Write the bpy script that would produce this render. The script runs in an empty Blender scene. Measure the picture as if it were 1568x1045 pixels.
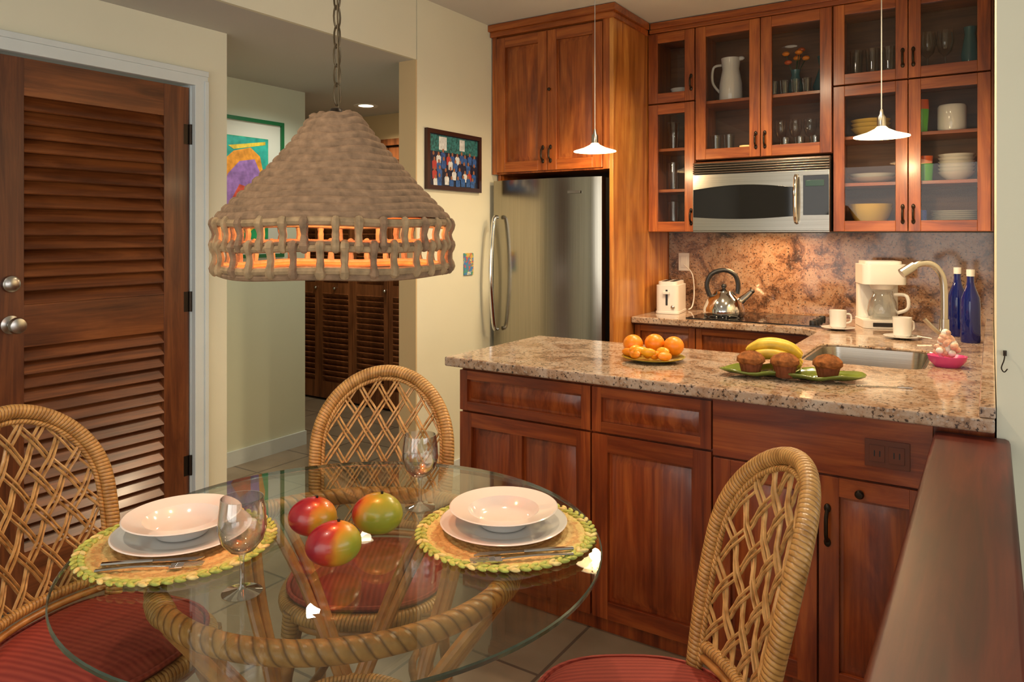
import bpy, math, random
from mathutils import Vector, Matrix
random.seed(7)
pi=math.pi
scene=bpy.context.scene

# ------------------------------------------------------------------ materials
def nm(name):
    m=bpy.data.materials.new(name); m.use_nodes=True
    nt=m.node_tree; b=nt.nodes['Principled BSDF']
    return m,nt,b
def N(nt,t,**kw):
    n=nt.nodes.new(t)
    for k,v in kw.items():
        if k in n.inputs: n.inputs[k].default_value=v
        else: setattr(n,k,v)
    return n
def L(nt,a,b): nt.links.new(a,b)
def ramp(nt,stops,interp='LINEAR'):
    r=nt.nodes.new('ShaderNodeValToRGB'); r.color_ramp.interpolation=interp
    e=r.color_ramp.elements
    while len(e)<len(stops): e.new(0.5)
    for i,(p,c) in enumerate(stops):
        e[i].position=p; e[i].color=(c[0],c[1],c[2],1)
    return r
def coords(nt,scale=(1,1,1),kind='Object',rot=(0,0,0)):
    tc=N(nt,'ShaderNodeTexCoord'); mp=N(nt,'ShaderNodeMapping')
    mp.inputs['Scale'].default_value=scale; mp.inputs['Rotation'].default_value=rot
    L(nt,tc.outputs[kind],mp.inputs['Vector']); return mp.outputs[0]
def bump(nt,b,h,strength=0.3,dist=0.01):
    bp=N(nt,'ShaderNodeBump'); bp.inputs['Strength'].default_value=strength; bp.inputs['Distance'].default_value=dist
    L(nt,h,bp.inputs['Height']); L(nt,bp.outputs[0],b.inputs['Normal'])
def plain(name,c,rough=0.5,metal=0.0,spec=0.5,coat=0.0,nscale=0,namp=0.1):
    m,nt,b=nm(name)
    b.inputs['Base Color'].default_value=(*c,1); b.inputs['Roughness'].default_value=rough
    b.inputs['Metallic'].default_value=metal; b.inputs['Specular IOR Level'].default_value=spec
    b.inputs['Coat Weight'].default_value=coat
    if nscale:
        n=N(nt,'ShaderNodeTexNoise',Scale=nscale,Detail=4.0); L(nt,coords(nt),n.inputs['Vector'])
        r=ramp(nt,[(0.3,[x*(1-namp) for x in c]),(0.7,[min(1,x*(1+namp)) for x in c])])
        L(nt,n.outputs[0],r.inputs[0]); L(nt,r.outputs[0],b.inputs['Base Color'])
    return m
def wood(name,cd,cm,cl,axis='z',rough=0.3,coat=0.25,fine=1.0,spec=0.5):
    m,nt,b=nm(name)
    s={'z':(11,11,0.9),'x':(0.9,11,11),'y':(11,0.9,11)}[axis]
    v=coords(nt,[q*fine for q in s])
    n1=N(nt,'ShaderNodeTexNoise',Scale=1.3,Detail=7.0,Roughness=0.62,Distortion=1.5); L(nt,v,n1.inputs['Vector'])
    s2={'z':(90,90,3),'x':(3,90,90),'y':(90,3,90)}[axis]
    n2=N(nt,'ShaderNodeTexNoise',Scale=1.5,Detail=3.0); L(nt,coords(nt,s2),n2.inputs['Vector'])
    mx=N(nt,'ShaderNodeMath',operation='MULTIPLY_ADD'); mx.inputs[1].default_value=0.25
    L(nt,n2.outputs[0],mx.inputs[0]); L(nt,n1.outputs[0],mx.inputs[2])
    r=ramp(nt,[(0.42,cd),(0.6,cm),(0.78,cl)]); L(nt,mx.outputs[0],r.inputs[0])
    s3={'z':(4,4,1.3),'x':(1.3,4,4),'y':(4,1.3,4)}[axis]
    n3=N(nt,'ShaderNodeTexNoise',Scale=1.2,Detail=3.0,Distortion=0.8); L(nt,coords(nt,s3),n3.inputs['Vector'])
    r3=ramp(nt,[(0.35,(0.66,0.60,0.56)),(0.65,(1.12,1.14,1.15))]); L(nt,n3.outputs[0],r3.inputs[0])
    mm=N(nt,'ShaderNodeMix',data_type='RGBA',blend_type='MULTIPLY'); mm.inputs[0].default_value=1.0
    L(nt,r.outputs[0],mm.inputs[6]); L(nt,r3.outputs[0],mm.inputs[7])
    L(nt,mm.outputs[2],b.inputs['Base Color']); b.inputs['Specular IOR Level'].default_value=spec
    b.inputs['Roughness'].default_value=rough; b.inputs['Coat Weight'].default_value=coat; b.inputs['Coat Roughness'].default_value=0.15
    bump(nt,b,n2.outputs[0],0.08,0.002)
    return m
CW_D=(0.12,0.018,0.004); CW_M=(0.24,0.043,0.008); CW_L=(0.38,0.092,0.018)
woodV=wood('cherry_wood_vertical',CW_D,CW_M,CW_L,'z')
woodH=wood('cherry_wood_horizontal',CW_D,CW_M,CW_L,'x')
UD,UM,UL=(0.15,0.030,0.006),(0.30,0.072,0.012),(0.44,0.13,0.025)
woodU=wood('cabinet_wood_upper',UD,UM,UL,'z')
woodUH=wood('cabinet_wood_upper_h',UD,UM,UL,'x')
woodP=wood('panel_wood_figured',(0.22,0.055,0.010),(0.44,0.15,0.030),(0.62,0.28,0.065),'z',fine=0.6)
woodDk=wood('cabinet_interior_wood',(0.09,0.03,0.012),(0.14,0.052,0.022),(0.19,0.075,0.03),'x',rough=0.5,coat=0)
woodDoor=wood('louver_door_wood',(0.07,0.018,0.005),(0.13,0.036,0.010),(0.21,0.066,0.018),'z',rough=0.4,coat=0.1)
woodDoorH=wood('louver_door_wood_h',(0.075,0.020,0.005),(0.15,0.042,0.011),(0.25,0.078,0.021),'y',rough=0.34,coat=0.15)
woodCl=wood('closet_wood',(0.09,0.03,0.010),(0.19,0.065,0.02),(0.30,0.11,0.038),'z',rough=0.4)
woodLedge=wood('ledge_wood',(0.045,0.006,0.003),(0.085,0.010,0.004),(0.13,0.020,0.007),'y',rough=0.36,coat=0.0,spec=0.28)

def granite(name,stops,dark=1.0,k=1.0,lt=0.5):
    m,nt,b=nm(name); v=coords(nt)
    n1=N(nt,'ShaderNodeTexNoise',Scale=9.0,Detail=10.0,Roughness=0.75,Distortion=0.6); L(nt,v,n1.inputs['Vector'])
    r1=ramp(nt,stops)
    L(nt,n1.outputs[0],r1.inputs[0])
    n2=N(nt,'ShaderNodeTexNoise',Scale=85.0,Detail=3.0,Roughness=0.6); L(nt,v,n2.inputs['Vector'])
    r2=ramp(nt,[(0.36,(0,0,0)),(0.44,(1,1,1))]); L(nt,n2.outputs[0],r2.inputs[0])
    mx=N(nt,'ShaderNodeMix',data_type='RGBA'); mx.inputs[6].default_value=(0.055*dark,0.035*dark,0.028*dark,1)
    L(nt,r2.outputs[0],mx.inputs[0]); L(nt,r1.outputs[0],mx.inputs[7])
    n3=N(nt,'ShaderNodeTexVoronoi',Scale=60.0); L(nt,v,n3.inputs['Vector'])
    r3=ramp(nt,[(0.0,(0.66*k,0.60*k,0.53*k)),(0.22,(0.48*k,0.41*k,0.35*k)),(0.3,(0,0,0))])
    L(nt,n3.outputs[0],r3.inputs[0])
    mx2=N(nt,'ShaderNodeMix',data_type='RGBA',blend_type='LIGHTEN'); mx2.inputs[0].default_value=lt
    L(nt,mx.outputs[2],mx2.inputs[6]); L(nt,r3.outputs[0],mx2.inputs[7])
    L(nt,mx2.outputs[2],b.inputs['Base Color'])
    b.inputs['Roughness'].default_value=0.09; b.inputs['Specular IOR Level'].default_value=0.6
    return m
gran=granite('granite_polished',[(0.34,(0.11,0.06,0.036)),(0.42,(0.31,0.18,0.105)),(0.50,(0.43,0.30,0.21)),(0.62,(0.49,0.39,0.31)),(0.75,(0.38,0.23,0.15))],k=0.93)
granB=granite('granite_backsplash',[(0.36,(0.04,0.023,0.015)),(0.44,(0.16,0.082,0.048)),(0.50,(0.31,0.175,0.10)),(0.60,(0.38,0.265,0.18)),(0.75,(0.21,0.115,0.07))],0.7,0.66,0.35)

def thinglass(name,tint=(1,1,1),f0=0.045,edge=4.0):
    m=bpy.data.materials.new(name); m.use_nodes=True; nt=m.node_tree; nt.nodes.clear()
    out=N(nt,'ShaderNodeOutputMaterial'); tr=N(nt,'ShaderNodeBsdfTransparent'); gl=N(nt,'ShaderNodeBsdfGlossy')
    tr.inputs['Color'].default_value=(*tint,1); gl.inputs['Roughness'].default_value=0.0
    lw=N(nt,'ShaderNodeLayerWeight',Blend=0.5); pw=N(nt,'ShaderNodeMath',operation='POWER'); pw.inputs[1].default_value=edge
    ma=N(nt,'ShaderNodeMath',operation='MULTIPLY_ADD'); ma.inputs[1].default_value=1-f0; ma.inputs[2].default_value=f0
    L(nt,lw.outputs['Facing'],pw.inputs[0]); L(nt,pw.outputs[0],ma.inputs[0])
    mx=N(nt,'ShaderNodeMixShader'); L(nt,ma.outputs[0],mx.inputs[0]); L(nt,tr.outputs[0],mx.inputs[1]); L(nt,gl.outputs[0],mx.inputs[2])
    L(nt,mx.outputs[0],out.inputs[0]); return m
paneG=thinglass('cabinet_pane_glass',(0.88,0.88,0.85),0.04)
tableG=thinglass('table_glass',(0.89,0.93,0.91),0.055)
tableE=plain('table_glass_edge',(0.06,0.11,0.09),0.08,0,0.6)
tableE.node_tree.nodes['Principled BSDF'].inputs['Transmission Weight'].default_value=0.7
drinkG=thinglass('drinking_glass',(0.93,0.94,0.94),0.07,edge=1.7)
wineG=thinglass('wine_glass_crystal',(0.95,0.955,0.955),0.07,edge=1.3)

def steelmat(name,c0,c1,rough,sc):
    m,nt,b=nm(name)
    v=coords(nt,sc); n=N(nt,'ShaderNodeTexNoise',Scale=1.0,Detail=2.0); L(nt,v,n.inputs['Vector'])
    r=ramp(nt,[(0.3,c0),(0.7,c1)]); L(nt,n.outputs[0],r.inputs[0]); L(nt,r.outputs[0],b.inputs['Base Color'])
    b.inputs['Metallic'].default_value=1; b.inputs['Roughness'].default_value=rough; return m
steel=steelmat('brushed_steel',(0.36,0.34,0.30),(0.44,0.42,0.375),0.24,(2,260,260))
steelF=steelmat('fridge_steel',(0.34,0.315,0.26),(0.41,0.38,0.32),0.17,(260,260,2))
chrome=plain('chrome',(0.72,0.72,0.71),0.08,1)
nickel=plain('brushed_nickel',(0.50,0.48,0.45),0.25,1)
bronze=plain('dark_bronze',(0.04,0.028,0.02),0.35,0.8)
chainM=plain('aged_brass_chain',(0.13,0.095,0.055),0.45,0.8)
blackG=plain('black_glass',(0.008,0.008,0.009),0.04,0,0.4)
blackP=plain('black_plastic',(0.015,0.015,0.016),0.35)
white=plain('white_porcelain',(0.74,0.72,0.69),0.12,0,0.5,0.3)
whiteP=plain('white_plastic',(0.72,0.70,0.66),0.3)
trimM=plain('white_trim_paint',(0.62,0.67,0.67),0.4,nscale=6,namp=0.03)
def paint(name,c,rough=0.85):
    m=plain(name,c,rough,nscale=2.0,namp=0.025); nt=m.node_tree; b=nt.nodes['Principled BSDF']
    n=N(nt,'ShaderNodeTexNoise',Scale=150.0,Detail=2.0); L(nt,coords(nt),n.inputs['Vector']); bump(nt,b,n.outputs[0],0.06,0.002); return m
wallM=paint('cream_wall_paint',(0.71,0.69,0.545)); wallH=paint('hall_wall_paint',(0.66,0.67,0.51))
jambM=paint('tan_wall_paint',(0.60,0.44,0.24))
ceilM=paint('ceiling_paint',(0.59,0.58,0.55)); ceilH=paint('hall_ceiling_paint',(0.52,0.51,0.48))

floorM,nt,b=nm('floor_tile')
v=coords(nt,rot=(0,0,0.0)); br=N(nt,'ShaderNodeTexBrick',offset=0.0,Scale=1.0)
br.inputs['Color1'].default_value=(0.29,0.23,0.165,1); br.inputs['Color2'].default_value=(0.25,0.205,0.15,1); br.inputs['Mortar'].default_value=(0.12,0.095,0.075,1)
br.inputs['Mortar Size'].default_value=0.006; br.inputs['Brick Width'].default_value=0.40; br.inputs['Row Height'].default_value=0.40
L(nt,v,br.inputs['Vector']); n=N(nt,'ShaderNodeTexNoise',Scale=5.0,Detail=6.0); L(nt,v,n.inputs['Vector'])
mx=N(nt,'ShaderNodeMix',data_type='RGBA',blend_type='MULTIPLY'); mx.inputs[0].default_value=0.6
r=ramp(nt,[(0.3,(0.55,0.5,0.45)),(0.7,(1,1,1))]); L(nt,n.outputs[0],r.inputs[0]); L(nt,br.outputs[0],mx.inputs[6]); L(nt,r.outputs[0],mx.inputs[7]); L(nt,mx.outputs[2],b.inputs['Base Color'])
b.inputs['Roughness'].default_value=0.28

def rattan(name,cl,cd,freq=55.0,tw=1.0,st=0.6):
    m,nt,b=nm(name); tc=N(nt,'ShaderNodeTexCoord'); sp=N(nt,'ShaderNodeSeparateXYZ'); L(nt,tc.outputs['UV'],sp.inputs[0])
    a=N(nt,'ShaderNodeMath',operation='MULTIPLY_ADD'); a.inputs[1].default_value=freq; L(nt,sp.outputs[1],a.inputs[0])
    a0=N(nt,'ShaderNodeMath',operation='MULTIPLY'); a0.inputs[1].default_value=tw; L(nt,sp.outputs[0],a0.inputs[0]); L(nt,a0.outputs[0],a.inputs[2])
    f=N(nt,'ShaderNodeMath',operation='FRACT'); L(nt,a.outputs[0],f.inputs[0])
    r=ramp(nt,[(0.0,cd),(0.16,cl),(0.84,cl),(1.0,cd)]); L(nt,f.outputs[0],r.inputs[0])
    h=ramp(nt,[(0.0,(0,0,0)),(0.25,(0.85,)*3),(0.5,(1,1,1)),(0.75,(0.85,)*3),(1.0,(0,0,0))]); L(nt,f.outputs[0],h.inputs[0])
    n=N(nt,'ShaderNodeTexNoise',Scale=40.0,Detail=3.0); L(nt,tc.outputs['Object'],n.inputs['Vector'])
    r2=ramp(nt,[(0.3,(0.66,0.58,0.48)),(0.7,(1.1,1.08,1.05))]); L(nt,n.outputs[0],r2.inputs[0])
    mx=N(nt,'ShaderNodeMix',data_type='RGBA',blend_type='MULTIPLY'); mx.inputs[0].default_value=1
    L(nt,r.outputs[0],mx.inputs[6]); L(nt,r2.outputs[0],mx.inputs[7]); L(nt,mx.outputs[2],b.inputs['Base Color'])
    b.inputs['Roughness'].default_value=0.36; bump(nt,b,h.outputs[0],st,0.003); return m
rat=rattan('rattan_wrapped',(0.52,0.295,0.095),(0.24,0.11,0.03),105,2.0,0.6)
ratT=rattan('rattan_twisted_pole',(0.54,0.27,0.08),(0.20,0.08,0.022),40,-3.0,0.9)
ratP=rattan('rattan_smooth_pole',(0.50,0.24,0.07),(0.35,0.15,0.04),6,0.0,0.1)
ratS=rattan('rattan_strip',(0.56,0.34,0.13),(0.40,0.21,0.065),14,0.0,0.15)
wick=plain('woven_fiber_shade',(0.285,0.175,0.10),0.85,nscale=60,namp=0.3)
nt=wick.node_tree; b=nt.nodes['Principled BSDF']
n=N(nt,'ShaderNodeTexNoise',Scale=30.0,Detail=8.0,Roughness=0.75); L(nt,coords(nt,(1,1,14)),n.inputs['Vector']); bump(nt,b,n.outputs[0],0.6,0.005)
wickL=plain('knotted_fiber',(0.33,0.22,0.115),0.8,nscale=60,namp=0.3)
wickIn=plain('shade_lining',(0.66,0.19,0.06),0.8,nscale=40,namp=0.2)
red,nt,b=nm('red_cushion_fabric'); v=coords(nt,(1,1,1)); w=N(nt,'ShaderNodeTexWave',Scale=22.0,Distortion=0.4); L(nt,v,w.inputs['Vector'])
r=ramp(nt,[(0.0,(0.22,0.020,0.012)),(1.0,(0.31,0.040,0.023))]); L(nt,w.outputs[0],r.inputs[0]); L(nt,r.outputs[0],b.inputs['Base Color']); b.inputs['Roughness'].default_value=0.8; bump(nt,b,w.outputs[0],0.2,0.003)
matM,nt,b=nm('woven_placemat'); tc=N(nt,'ShaderNodeTexCoord'); vl=N(nt,'ShaderNodeVectorMath',operation='LENGTH'); L(nt,tc.outputs['Object'],vl.inputs[0])
n=N(nt,'ShaderNodeTexNoise',Scale=75.0,Detail=3.0); L(nt,tc.outputs['Object'],n.inputs['Vector'])
ad=N(nt,'ShaderNodeMath',operation='MULTIPLY_ADD'); ad.inputs[1].default_value=0.05; L(nt,n.outputs[0],ad.inputs[0]); L(nt,vl.outputs['Value'],ad.inputs[2])
r=ramp(nt,[(0.14,(0.52,0.28,0.09)),(0.165,(0.64,0.46,0.18)),(0.178,(0.44,0.25,0.08)),(0.19,(0.60,0.50,0.18)),(0.205,(0.38,0.40,0.08)),(0.215,(0.62,0.56,0.22))]); L(nt,ad.outputs[0],r.inputs[0]); L(nt,r.outputs[0],b.inputs['Base Color'])
b.inputs['Roughness'].default_value=0.75; bump(nt,b,n.outputs[0],0.8,0.006)
matG=plain('lime_raffia',(0.37,0.43,0.09),0.7,nscale=110,namp=0.35); matY=plain('cream_raffia',(0.64,0.55,0.22),0.7,nscale=110,namp=0.25)
def emis(name,c,s):
    m,nt,b=nm(name); b.inputs['Emission Color'].default_value=(*c,1); b.inputs['Emission Strength'].default_value=s; b.inputs['Base Color'].default_value=(*c,1); return m
bulbM=emis('warm_bulb',(1.0,0.72,0.38),12.0)
shadeW=emis('frosted_pendant_glass',(1.0,0.80,0.52),2.6)
def mango(name,off):
    m,nt,b=nm(name); n=N(nt,'ShaderNodeTexNoise',Scale=9.0,Detail=3.0); mp=coords(nt); L(nt,mp,n.inputs['Vector'])
    sp=N(nt,'ShaderNodeSeparateXYZ'); L(nt,mp,sp.inputs[0])
    a=N(nt,'ShaderNodeMath',operation='MULTIPLY_ADD'); a.inputs[1].default_value=8.0; L(nt,sp.outputs[0],a.inputs[0]); L(nt,n.outputs[0],a.inputs[2])
    a2=N(nt,'ShaderNodeMath',operation='ADD'); a2.inputs[1].default_value=off; L(nt,a.outputs[0],a2.inputs[0])
    r=ramp(nt,[(0.2,(0.24,0.006,0.018)),(0.45,(0.40,0.025,0.012)),(0.62,(0.55,0.24,0.015)),(0.85,(0.32,0.35,0.03))]); L(nt,a2.outputs[0],r.inputs[0]); L(nt,r.outputs[0],b.inputs['Base Color'])
    b.inputs['Roughness'].default_value=0.3; b.inputs['Coat Weight'].default_value=0.2; return m
mangA=mango('mango_skin_red',-0.16); mangB=mango('mango_skin_green',0.32); mangC=mango('mango_skin_mixed',-0.02)
orangeM=plain('orange_peel',(0.85,0.25,0.006),0.38,nscale=60,namp=0.1)
orangeC=plain('orange_flesh',(0.88,0.36,0.015),0.3,nscale=40,namp=0.15)
banM=plain('banana_peel',(0.70,0.46,0.04),0.45,nscale=25,namp=0.22)
mufM=plain('muffin_top',(0.25,0.085,0.022),0.85,0,0.2,nscale=60,namp=0.5); wrapM=plain('muffin_wrapper',(0.17,0.05,0.018),0.7,0,0.2,nscale=50,namp=0.3)
leafP=plain('green_leaf_glaze',(0.15,0.19,0.03),0.15,coat=0.5,nscale=12,namp=0.25)
plateY=plain('yellow_green_glaze',(0.38,0.30,0.04),0.15,coat=0.5,nscale=12,namp=0.25)
blueG=plain('cobalt_glass',(0.005,0.015,0.20),0.04,0,0.8); blueG.node_tree.nodes['Principled BSDF'].inputs['Transmission Weight'].default_value=0.5
pinkM=plain('pink_soap_dish',(0.62,0.06,0.24),0.25); shellM=plain('seashell',(0.70,0.42,0.31),0.4,nscale=60,namp=0.4)
leafD=plain('plant_leaf',(0.02,0.05,0.015),0.35,nscale=15,namp=0.5); terr=plain('pot_clay',(0.16,0.06,0.03),0.6,nscale=15,namp=0.3)
greenF=plain('green_frame',(0.015,0.14,0.045),0.35); matW=plain('picture_mat',(0.68,0.66,0.56),0.8); frameD=plain('dark_frame',(0.04,0.012,0.008),0.3)
yellowB=plain('yellow_bowl',(0.62,0.42,0.10),0.2); greenC=plain('green_cup',(0.10,0.42,0.03),0.2); tealG=plain('teal_glass',(0.04,0.13,0.15),0.08); redC=plain('red_dish',(0.60,0.10,0.02),0.2); blueC=plain('blue_mug',(0.04,0.07,0.34),0.2)
def art(name,scale,stops,dist=0.5):
    m,nt,b=nm(name); v=coords(nt,(1,1,1)); nz=N(nt,'ShaderNodeTexNoise',Scale=scale*0.6,Detail=1.0,Distortion=dist); L(nt,v,nz.inputs['Vector'])
    vo=N(nt,'ShaderNodeTexVoronoi',Scale=scale); 
    ad=N(nt,'ShaderNodeVectorMath',operation='MULTIPLY_ADD'); ad.inputs[1].default_value=(0.12,0.12,0.12); L(nt,nz.outputs[1],ad.inputs[0]); L(nt,v,ad.inputs[2]); L(nt,ad.outputs[0],vo.inputs['Vector'])
    sp=N(nt,'ShaderNodeSeparateColor'); L(nt,vo.outputs['Color'],sp.inputs[0])
    r=ramp(nt,stops,'CONSTANT'); L(nt,sp.outputs[0],r.inputs[0]); L(nt,r.outputs[0],b.inputs['Base Color']); b.inputs['Roughness'].default_value=0.3; return m
pGreen=plain('paint_green',(0.02,0.36,0.12),0.5,nscale=20,namp=0.3); pTeal=plain('paint_teal',(0.03,0.38,0.30),0.5,nscale=20,namp=0.3)
pOr=plain('paint_orange',(0.80,0.30,0.03),0.5,nscale=25,namp=0.3); pPur=plain('paint_purple',(0.34,0.17,0.45),0.5,nscale=25,namp=0.3)
pRed=plain('paint_red',(0.66,0.09,0.05),0.5,nscale=25,namp=0.3); pYel=plain('paint_yellow',(0.75,0.52,0.05),0.5,nscale=25,namp=0.3)
pBl=plain('photo_blue',(0.03,0.10,0.32),0.3,nscale=60,namp=0.4); pNv=plain('photo_navy',(0.012,0.02,0.05),0.3,nscale=60,namp=0.4); pWh=plain('photo_white',(0.62,0.66,0.70),0.3,nscale=60,namp=0.2); pSk=plain('photo_skin',(0.30,0.13,0.07),0.3); pGt=plain('photo_foliage',(0.03,0.16,0.17),0.3,nscale=70,namp=0.7); pPk=plain('photo_red',(0.42,0.05,0.05),0.3)
artC=art('painted_tile',45,[(0,(0.05,0.2,0.5)),(0.3,(0.6,0.42,0.08)),(0.5,(0.08,0.3,0.2)),(0.7,(0.5,0.1,0.1)),(0.85,(0.7,0.65,0.5))])

# ------------------------------------------------------------------ mesh builder
class MB:
    def __init__(s): s.v=[];s.f=[];s.fm=[];s.uv=[];s.ms=[];s.M=Matrix.Identity(4)
    def mi(s,m):
        if m not in s.ms: s.ms.append(m)
        return s.ms.index(m)
    def av(s,p): s.v.append(tuple(s.M@Vector(p))); return len(s.v)-1
    def af(s,idx,m,uv=None): s.f.append(tuple(idx)); s.fm.append(s.mi(m)); s.uv.append(uv or [(0,0)]*len(idx))
    def box(s,x0,x1,y0,y1,z0,z1,m):
        i=[s.av((x,y,z)) for x in (x0,x1) for y in (y0,y1) for z in (z0,z1)]
        for q in ((0,1,3,2),(4,6,7,5),(0,4,5,1),(2,3,7,6),(0,2,6,4),(1,5,7,3)): s.af([i[k] for k in q],m)
    def obox(s,c,size,rot,m):
        o=s.M; s.M=o@Matrix.Translation(c)@rot.to_4x4(); a,b_,d=[q/2 for q in size]; s.box(-a,a,-b_,b_,-d,d,m); s.M=o
    def prism(s,pts,z0,z1,m,mside=None):
        n=len(pts); a=[s.av((p[0],p[1],z0)) for p in pts]; b_=[s.av((p[0],p[1],z1)) for p in pts]
        s.af(a[::-1],m); s.af(b_,m)
        for i in range(n): s.af([a[i],a[(i+1)%n],b_[(i+1)%n],b_[i]],mside or m)
    def frus(s,x0,x1,z0,z1,ya,yb,ins,m):
        a=[s.av(p) for p in ((x0,ya,z0),(x1,ya,z0),(x1,ya,z1),(x0,ya,z1))]
        b_=[s.av(p) for p in ((x0+ins,yb,z0+ins),(x1-ins,yb,z0+ins),(x1-ins,yb,z1-ins),(x0+ins,yb,z1-ins))]
        s.af(b_,m)
        for i in range(4): s.af([a[i],a[(i+1)%4],b_[(i+1)%4],b_[i]],m)
    def lathe(s,prof,m,seg=32,c=(0,0,0),sx=1,sy=1):
        rings=[]
        for r,z in prof:
            if r<1e-6: rings.append([s.av((c[0],c[1],c[2]+z))])
            else: rings.append([s.av((c[0]+r*sx*math.cos(2*pi*k/seg),c[1]+r*sy*math.sin(2*pi*k/seg),c[2]+z)) for k in range(seg)])
        for i in range(len(rings)-1):
            a,b_=rings[i],rings[i+1]
            for k in range(seg):
                k2=(k+1)%seg
                if len(a)==1 and len(b_)==1: continue
                if len(a)==1: s.af([a[0],b_[k2],b_[k]],m)
                elif len(b_)==1: s.af([a[k],a[k2],b_[0]],m)
                else: s.af([a[k],a[k2],b_[k2],b_[k]],m)
    def ell(s,c,r,m,seg=20,rings=12):
        o=s.M; s.M=o@Matrix.Translation(c)@Matrix.Diagonal((r[0],r[1],r[2],1))
        s.lathe([(math.sin(pi*i/rings) if 0<i<rings else 0,-math.cos(pi*i/rings)) for i in range(rings+1)],m,seg); s.M=o
    def tube(s,pts,r,m,seg=8,closed=False,flat=1.0,caps=True):
        pts=[Vector(p) for p in pts]; n=len(pts)
        if n<2: return
        rs=r if isinstance(r,(list,tuple)) else [r]*n
        T=[]
        for i in range(n):
            if closed: t=pts[(i+1)%n]-pts[i-1]
            else: t=pts[min(i+1,n-1)]-pts[max(i-1,0)]
            T.append(t.normalized() if t.length>1e-9 else Vector((0,0,1)))
        u=T[0].cross(Vector((0,0,1)))
        if u.length<1e-3: u=T[0].cross(Vector((0,1,0)))
        u.normalize(); rings=[]; ln=0; vs=[]
        for i in range(n):
            u=(u-T[i]*u.dot(T[i])).normalized(); w=T[i].cross(u)
            if i: ln+=(pts[i]-pts[i-1]).length
            vs.append(ln)
            rings.append([s.av(pts[i]+u*(rs[i]*math.cos(2*pi*k/seg))+w*(rs[i]*flat*math.sin(2*pi*k/seg))) for k in range(seg)])
        rng=n if closed else n-1
        for i in range(rng):
            j=(i+1)%n; va=vs[i]; vb=vs[j] if j else ln+(pts[0]-pts[-1]).length
            for k in range(seg):
                k2=(k+1)%seg; s.af([rings[i][k],rings[i][k2],rings[j][k2],rings[j][k]],m,[(k/seg,va),((k+1)/seg,va),((k+1)/seg,vb),(k/seg,vb)])
        if not closed and caps: s.af(rings[0][::-1],m); s.af(rings[-1],m)
    def cyl(s,p0,p1,r,m,seg=16): s.tube([p0,p1],r,m,seg)
    def obj(s,name,loc=(0,0,0),rz=0,bev=0,smooth=35,fixn=True,solid=0,parent=None,scale=1):
        me=bpy.data.meshes.new(name); me.from_pydata([tuple(c*scale for c in p) for p in s.v],[],s.f)
        for m in s.ms: me.materials.append(m)
        me.polygons.foreach_set('material_index',s.fm)
        ul=me.uv_layers.new(name='UVMap'); flat=[c for q in s.uv for p in q for c in p]
        ul.data.foreach_set('uv',flat); me.update()
        if fixn:
            import bmesh
            bm=bmesh.new(); bm.from_mesh(me); bmesh.ops.recalc_face_normals(bm,faces=bm.faces[:]); bm.to_mesh(me); bm.free()
        if smooth:
            me.polygons.foreach_set('use_smooth',[True]*len(me.polygons)); me.set_sharp_from_angle(angle=math.radians(smooth))
        o=bpy.data.objects.new(name,me); scene.collection.objects.link(o); o.location=loc; o.rotation_euler=(0,0,rz)
        if parent: o.parent=parent
        if solid:
            md=o.modifiers.new('s','SOLIDIFY'); md.thickness=solid; md.offset=0
        if bev:
            md=o.modifiers.new('b','BEVEL'); md.width=bev; md.segments=2; md.limit_method='ANGLE'; md.angle_limit=math.radians(40); md.harden_normals=True
        return o
def cat(pts,n=8,closed=False):
    P=[Vector(p) for p in pts]; out=[]; m=len(P)
    for i in range(m if closed else m-1):
        p0=P[(i-1)%m] if (closed or i) else P[0]; p1=P[i]; p2=P[(i+1)%m]; p3=P[(i+2)%m] if closed else P[min(i+2,m-1)]
        for k in range(n):
            t=k/n; out.append(0.5*((2*p1)+(p2-p0)*t+(2*p0-5*p1+4*p2-p3)*t*t+(3*p1-p0-3*p2+p3)*t**3))
    if not closed: out.append(P[-1])
    return out
def simplebox(name,x0,x1,y0,y1,z0,z1,m,bev=0):
    b=MB(); b.box(x0,x1,y0,y1,z0,z1,m); return b.obj(name,bev=bev,smooth=0)
R=lambda a,ax: Matrix.Rotation(a,4,ax)

# ------------------------------------------------------------------ room shell
CZ=2.685; HZ=2.34
simplebox('floor',-6.4,3.6,-2.3,4.85,-0.1,0.0,floorM)
b=MB(); b.box(-2.6,3.6,-2.3,4.75,CZ,CZ+0.1,ceilM)
canE=emis('added_can_lens',(1,0.86,0.62),3.0)  # glowing ceiling discs added to go with the kitchen fill spots
for x,y in ((-1.15,3.25),(-0.45,3.0)):
    b.lathe([(0.0,-0.001),(0.04,-0.001)],canE,20,(x,y,CZ)); b.lathe([(0.04,-0.001),(0.06,-0.006),(0.062,0.0)],whiteP,24,(x,y,CZ))
b.obj('ceiling',fixn=False)
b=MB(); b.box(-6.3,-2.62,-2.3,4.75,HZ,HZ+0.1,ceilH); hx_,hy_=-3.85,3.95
b.lathe([(0.0,-0.002),(0.055,-0.002)],emis('recessed_bulb',(1,0.8,0.5),6),24,(hx_,hy_,HZ)); b.lathe([(0.055,-0.002),(0.085,-0.006),(0.09,0.0)],whiteP,24,(hx_,hy_,HZ))
b.obj('ceiling_hall',fixn=False)
simplebox('wall_header',-2.62,-2.6,-2.3,3.05,HZ,CZ,wallM)
simplebox('wall_back',-2.6,0.16,4.62,4.74,0,CZ,wallM)
b=MB(); b.box(-2.72,-2.6,3.055,4.74,0,CZ,wallM); b.box(-2.72,-2.6,3.045,3.055,0,HZ,jambM); b.obj('wall_fridge_side',smooth=0)
simplebox('wall_right',0.012,0.16,2.335,4.62,0,CZ,wallM)
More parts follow.
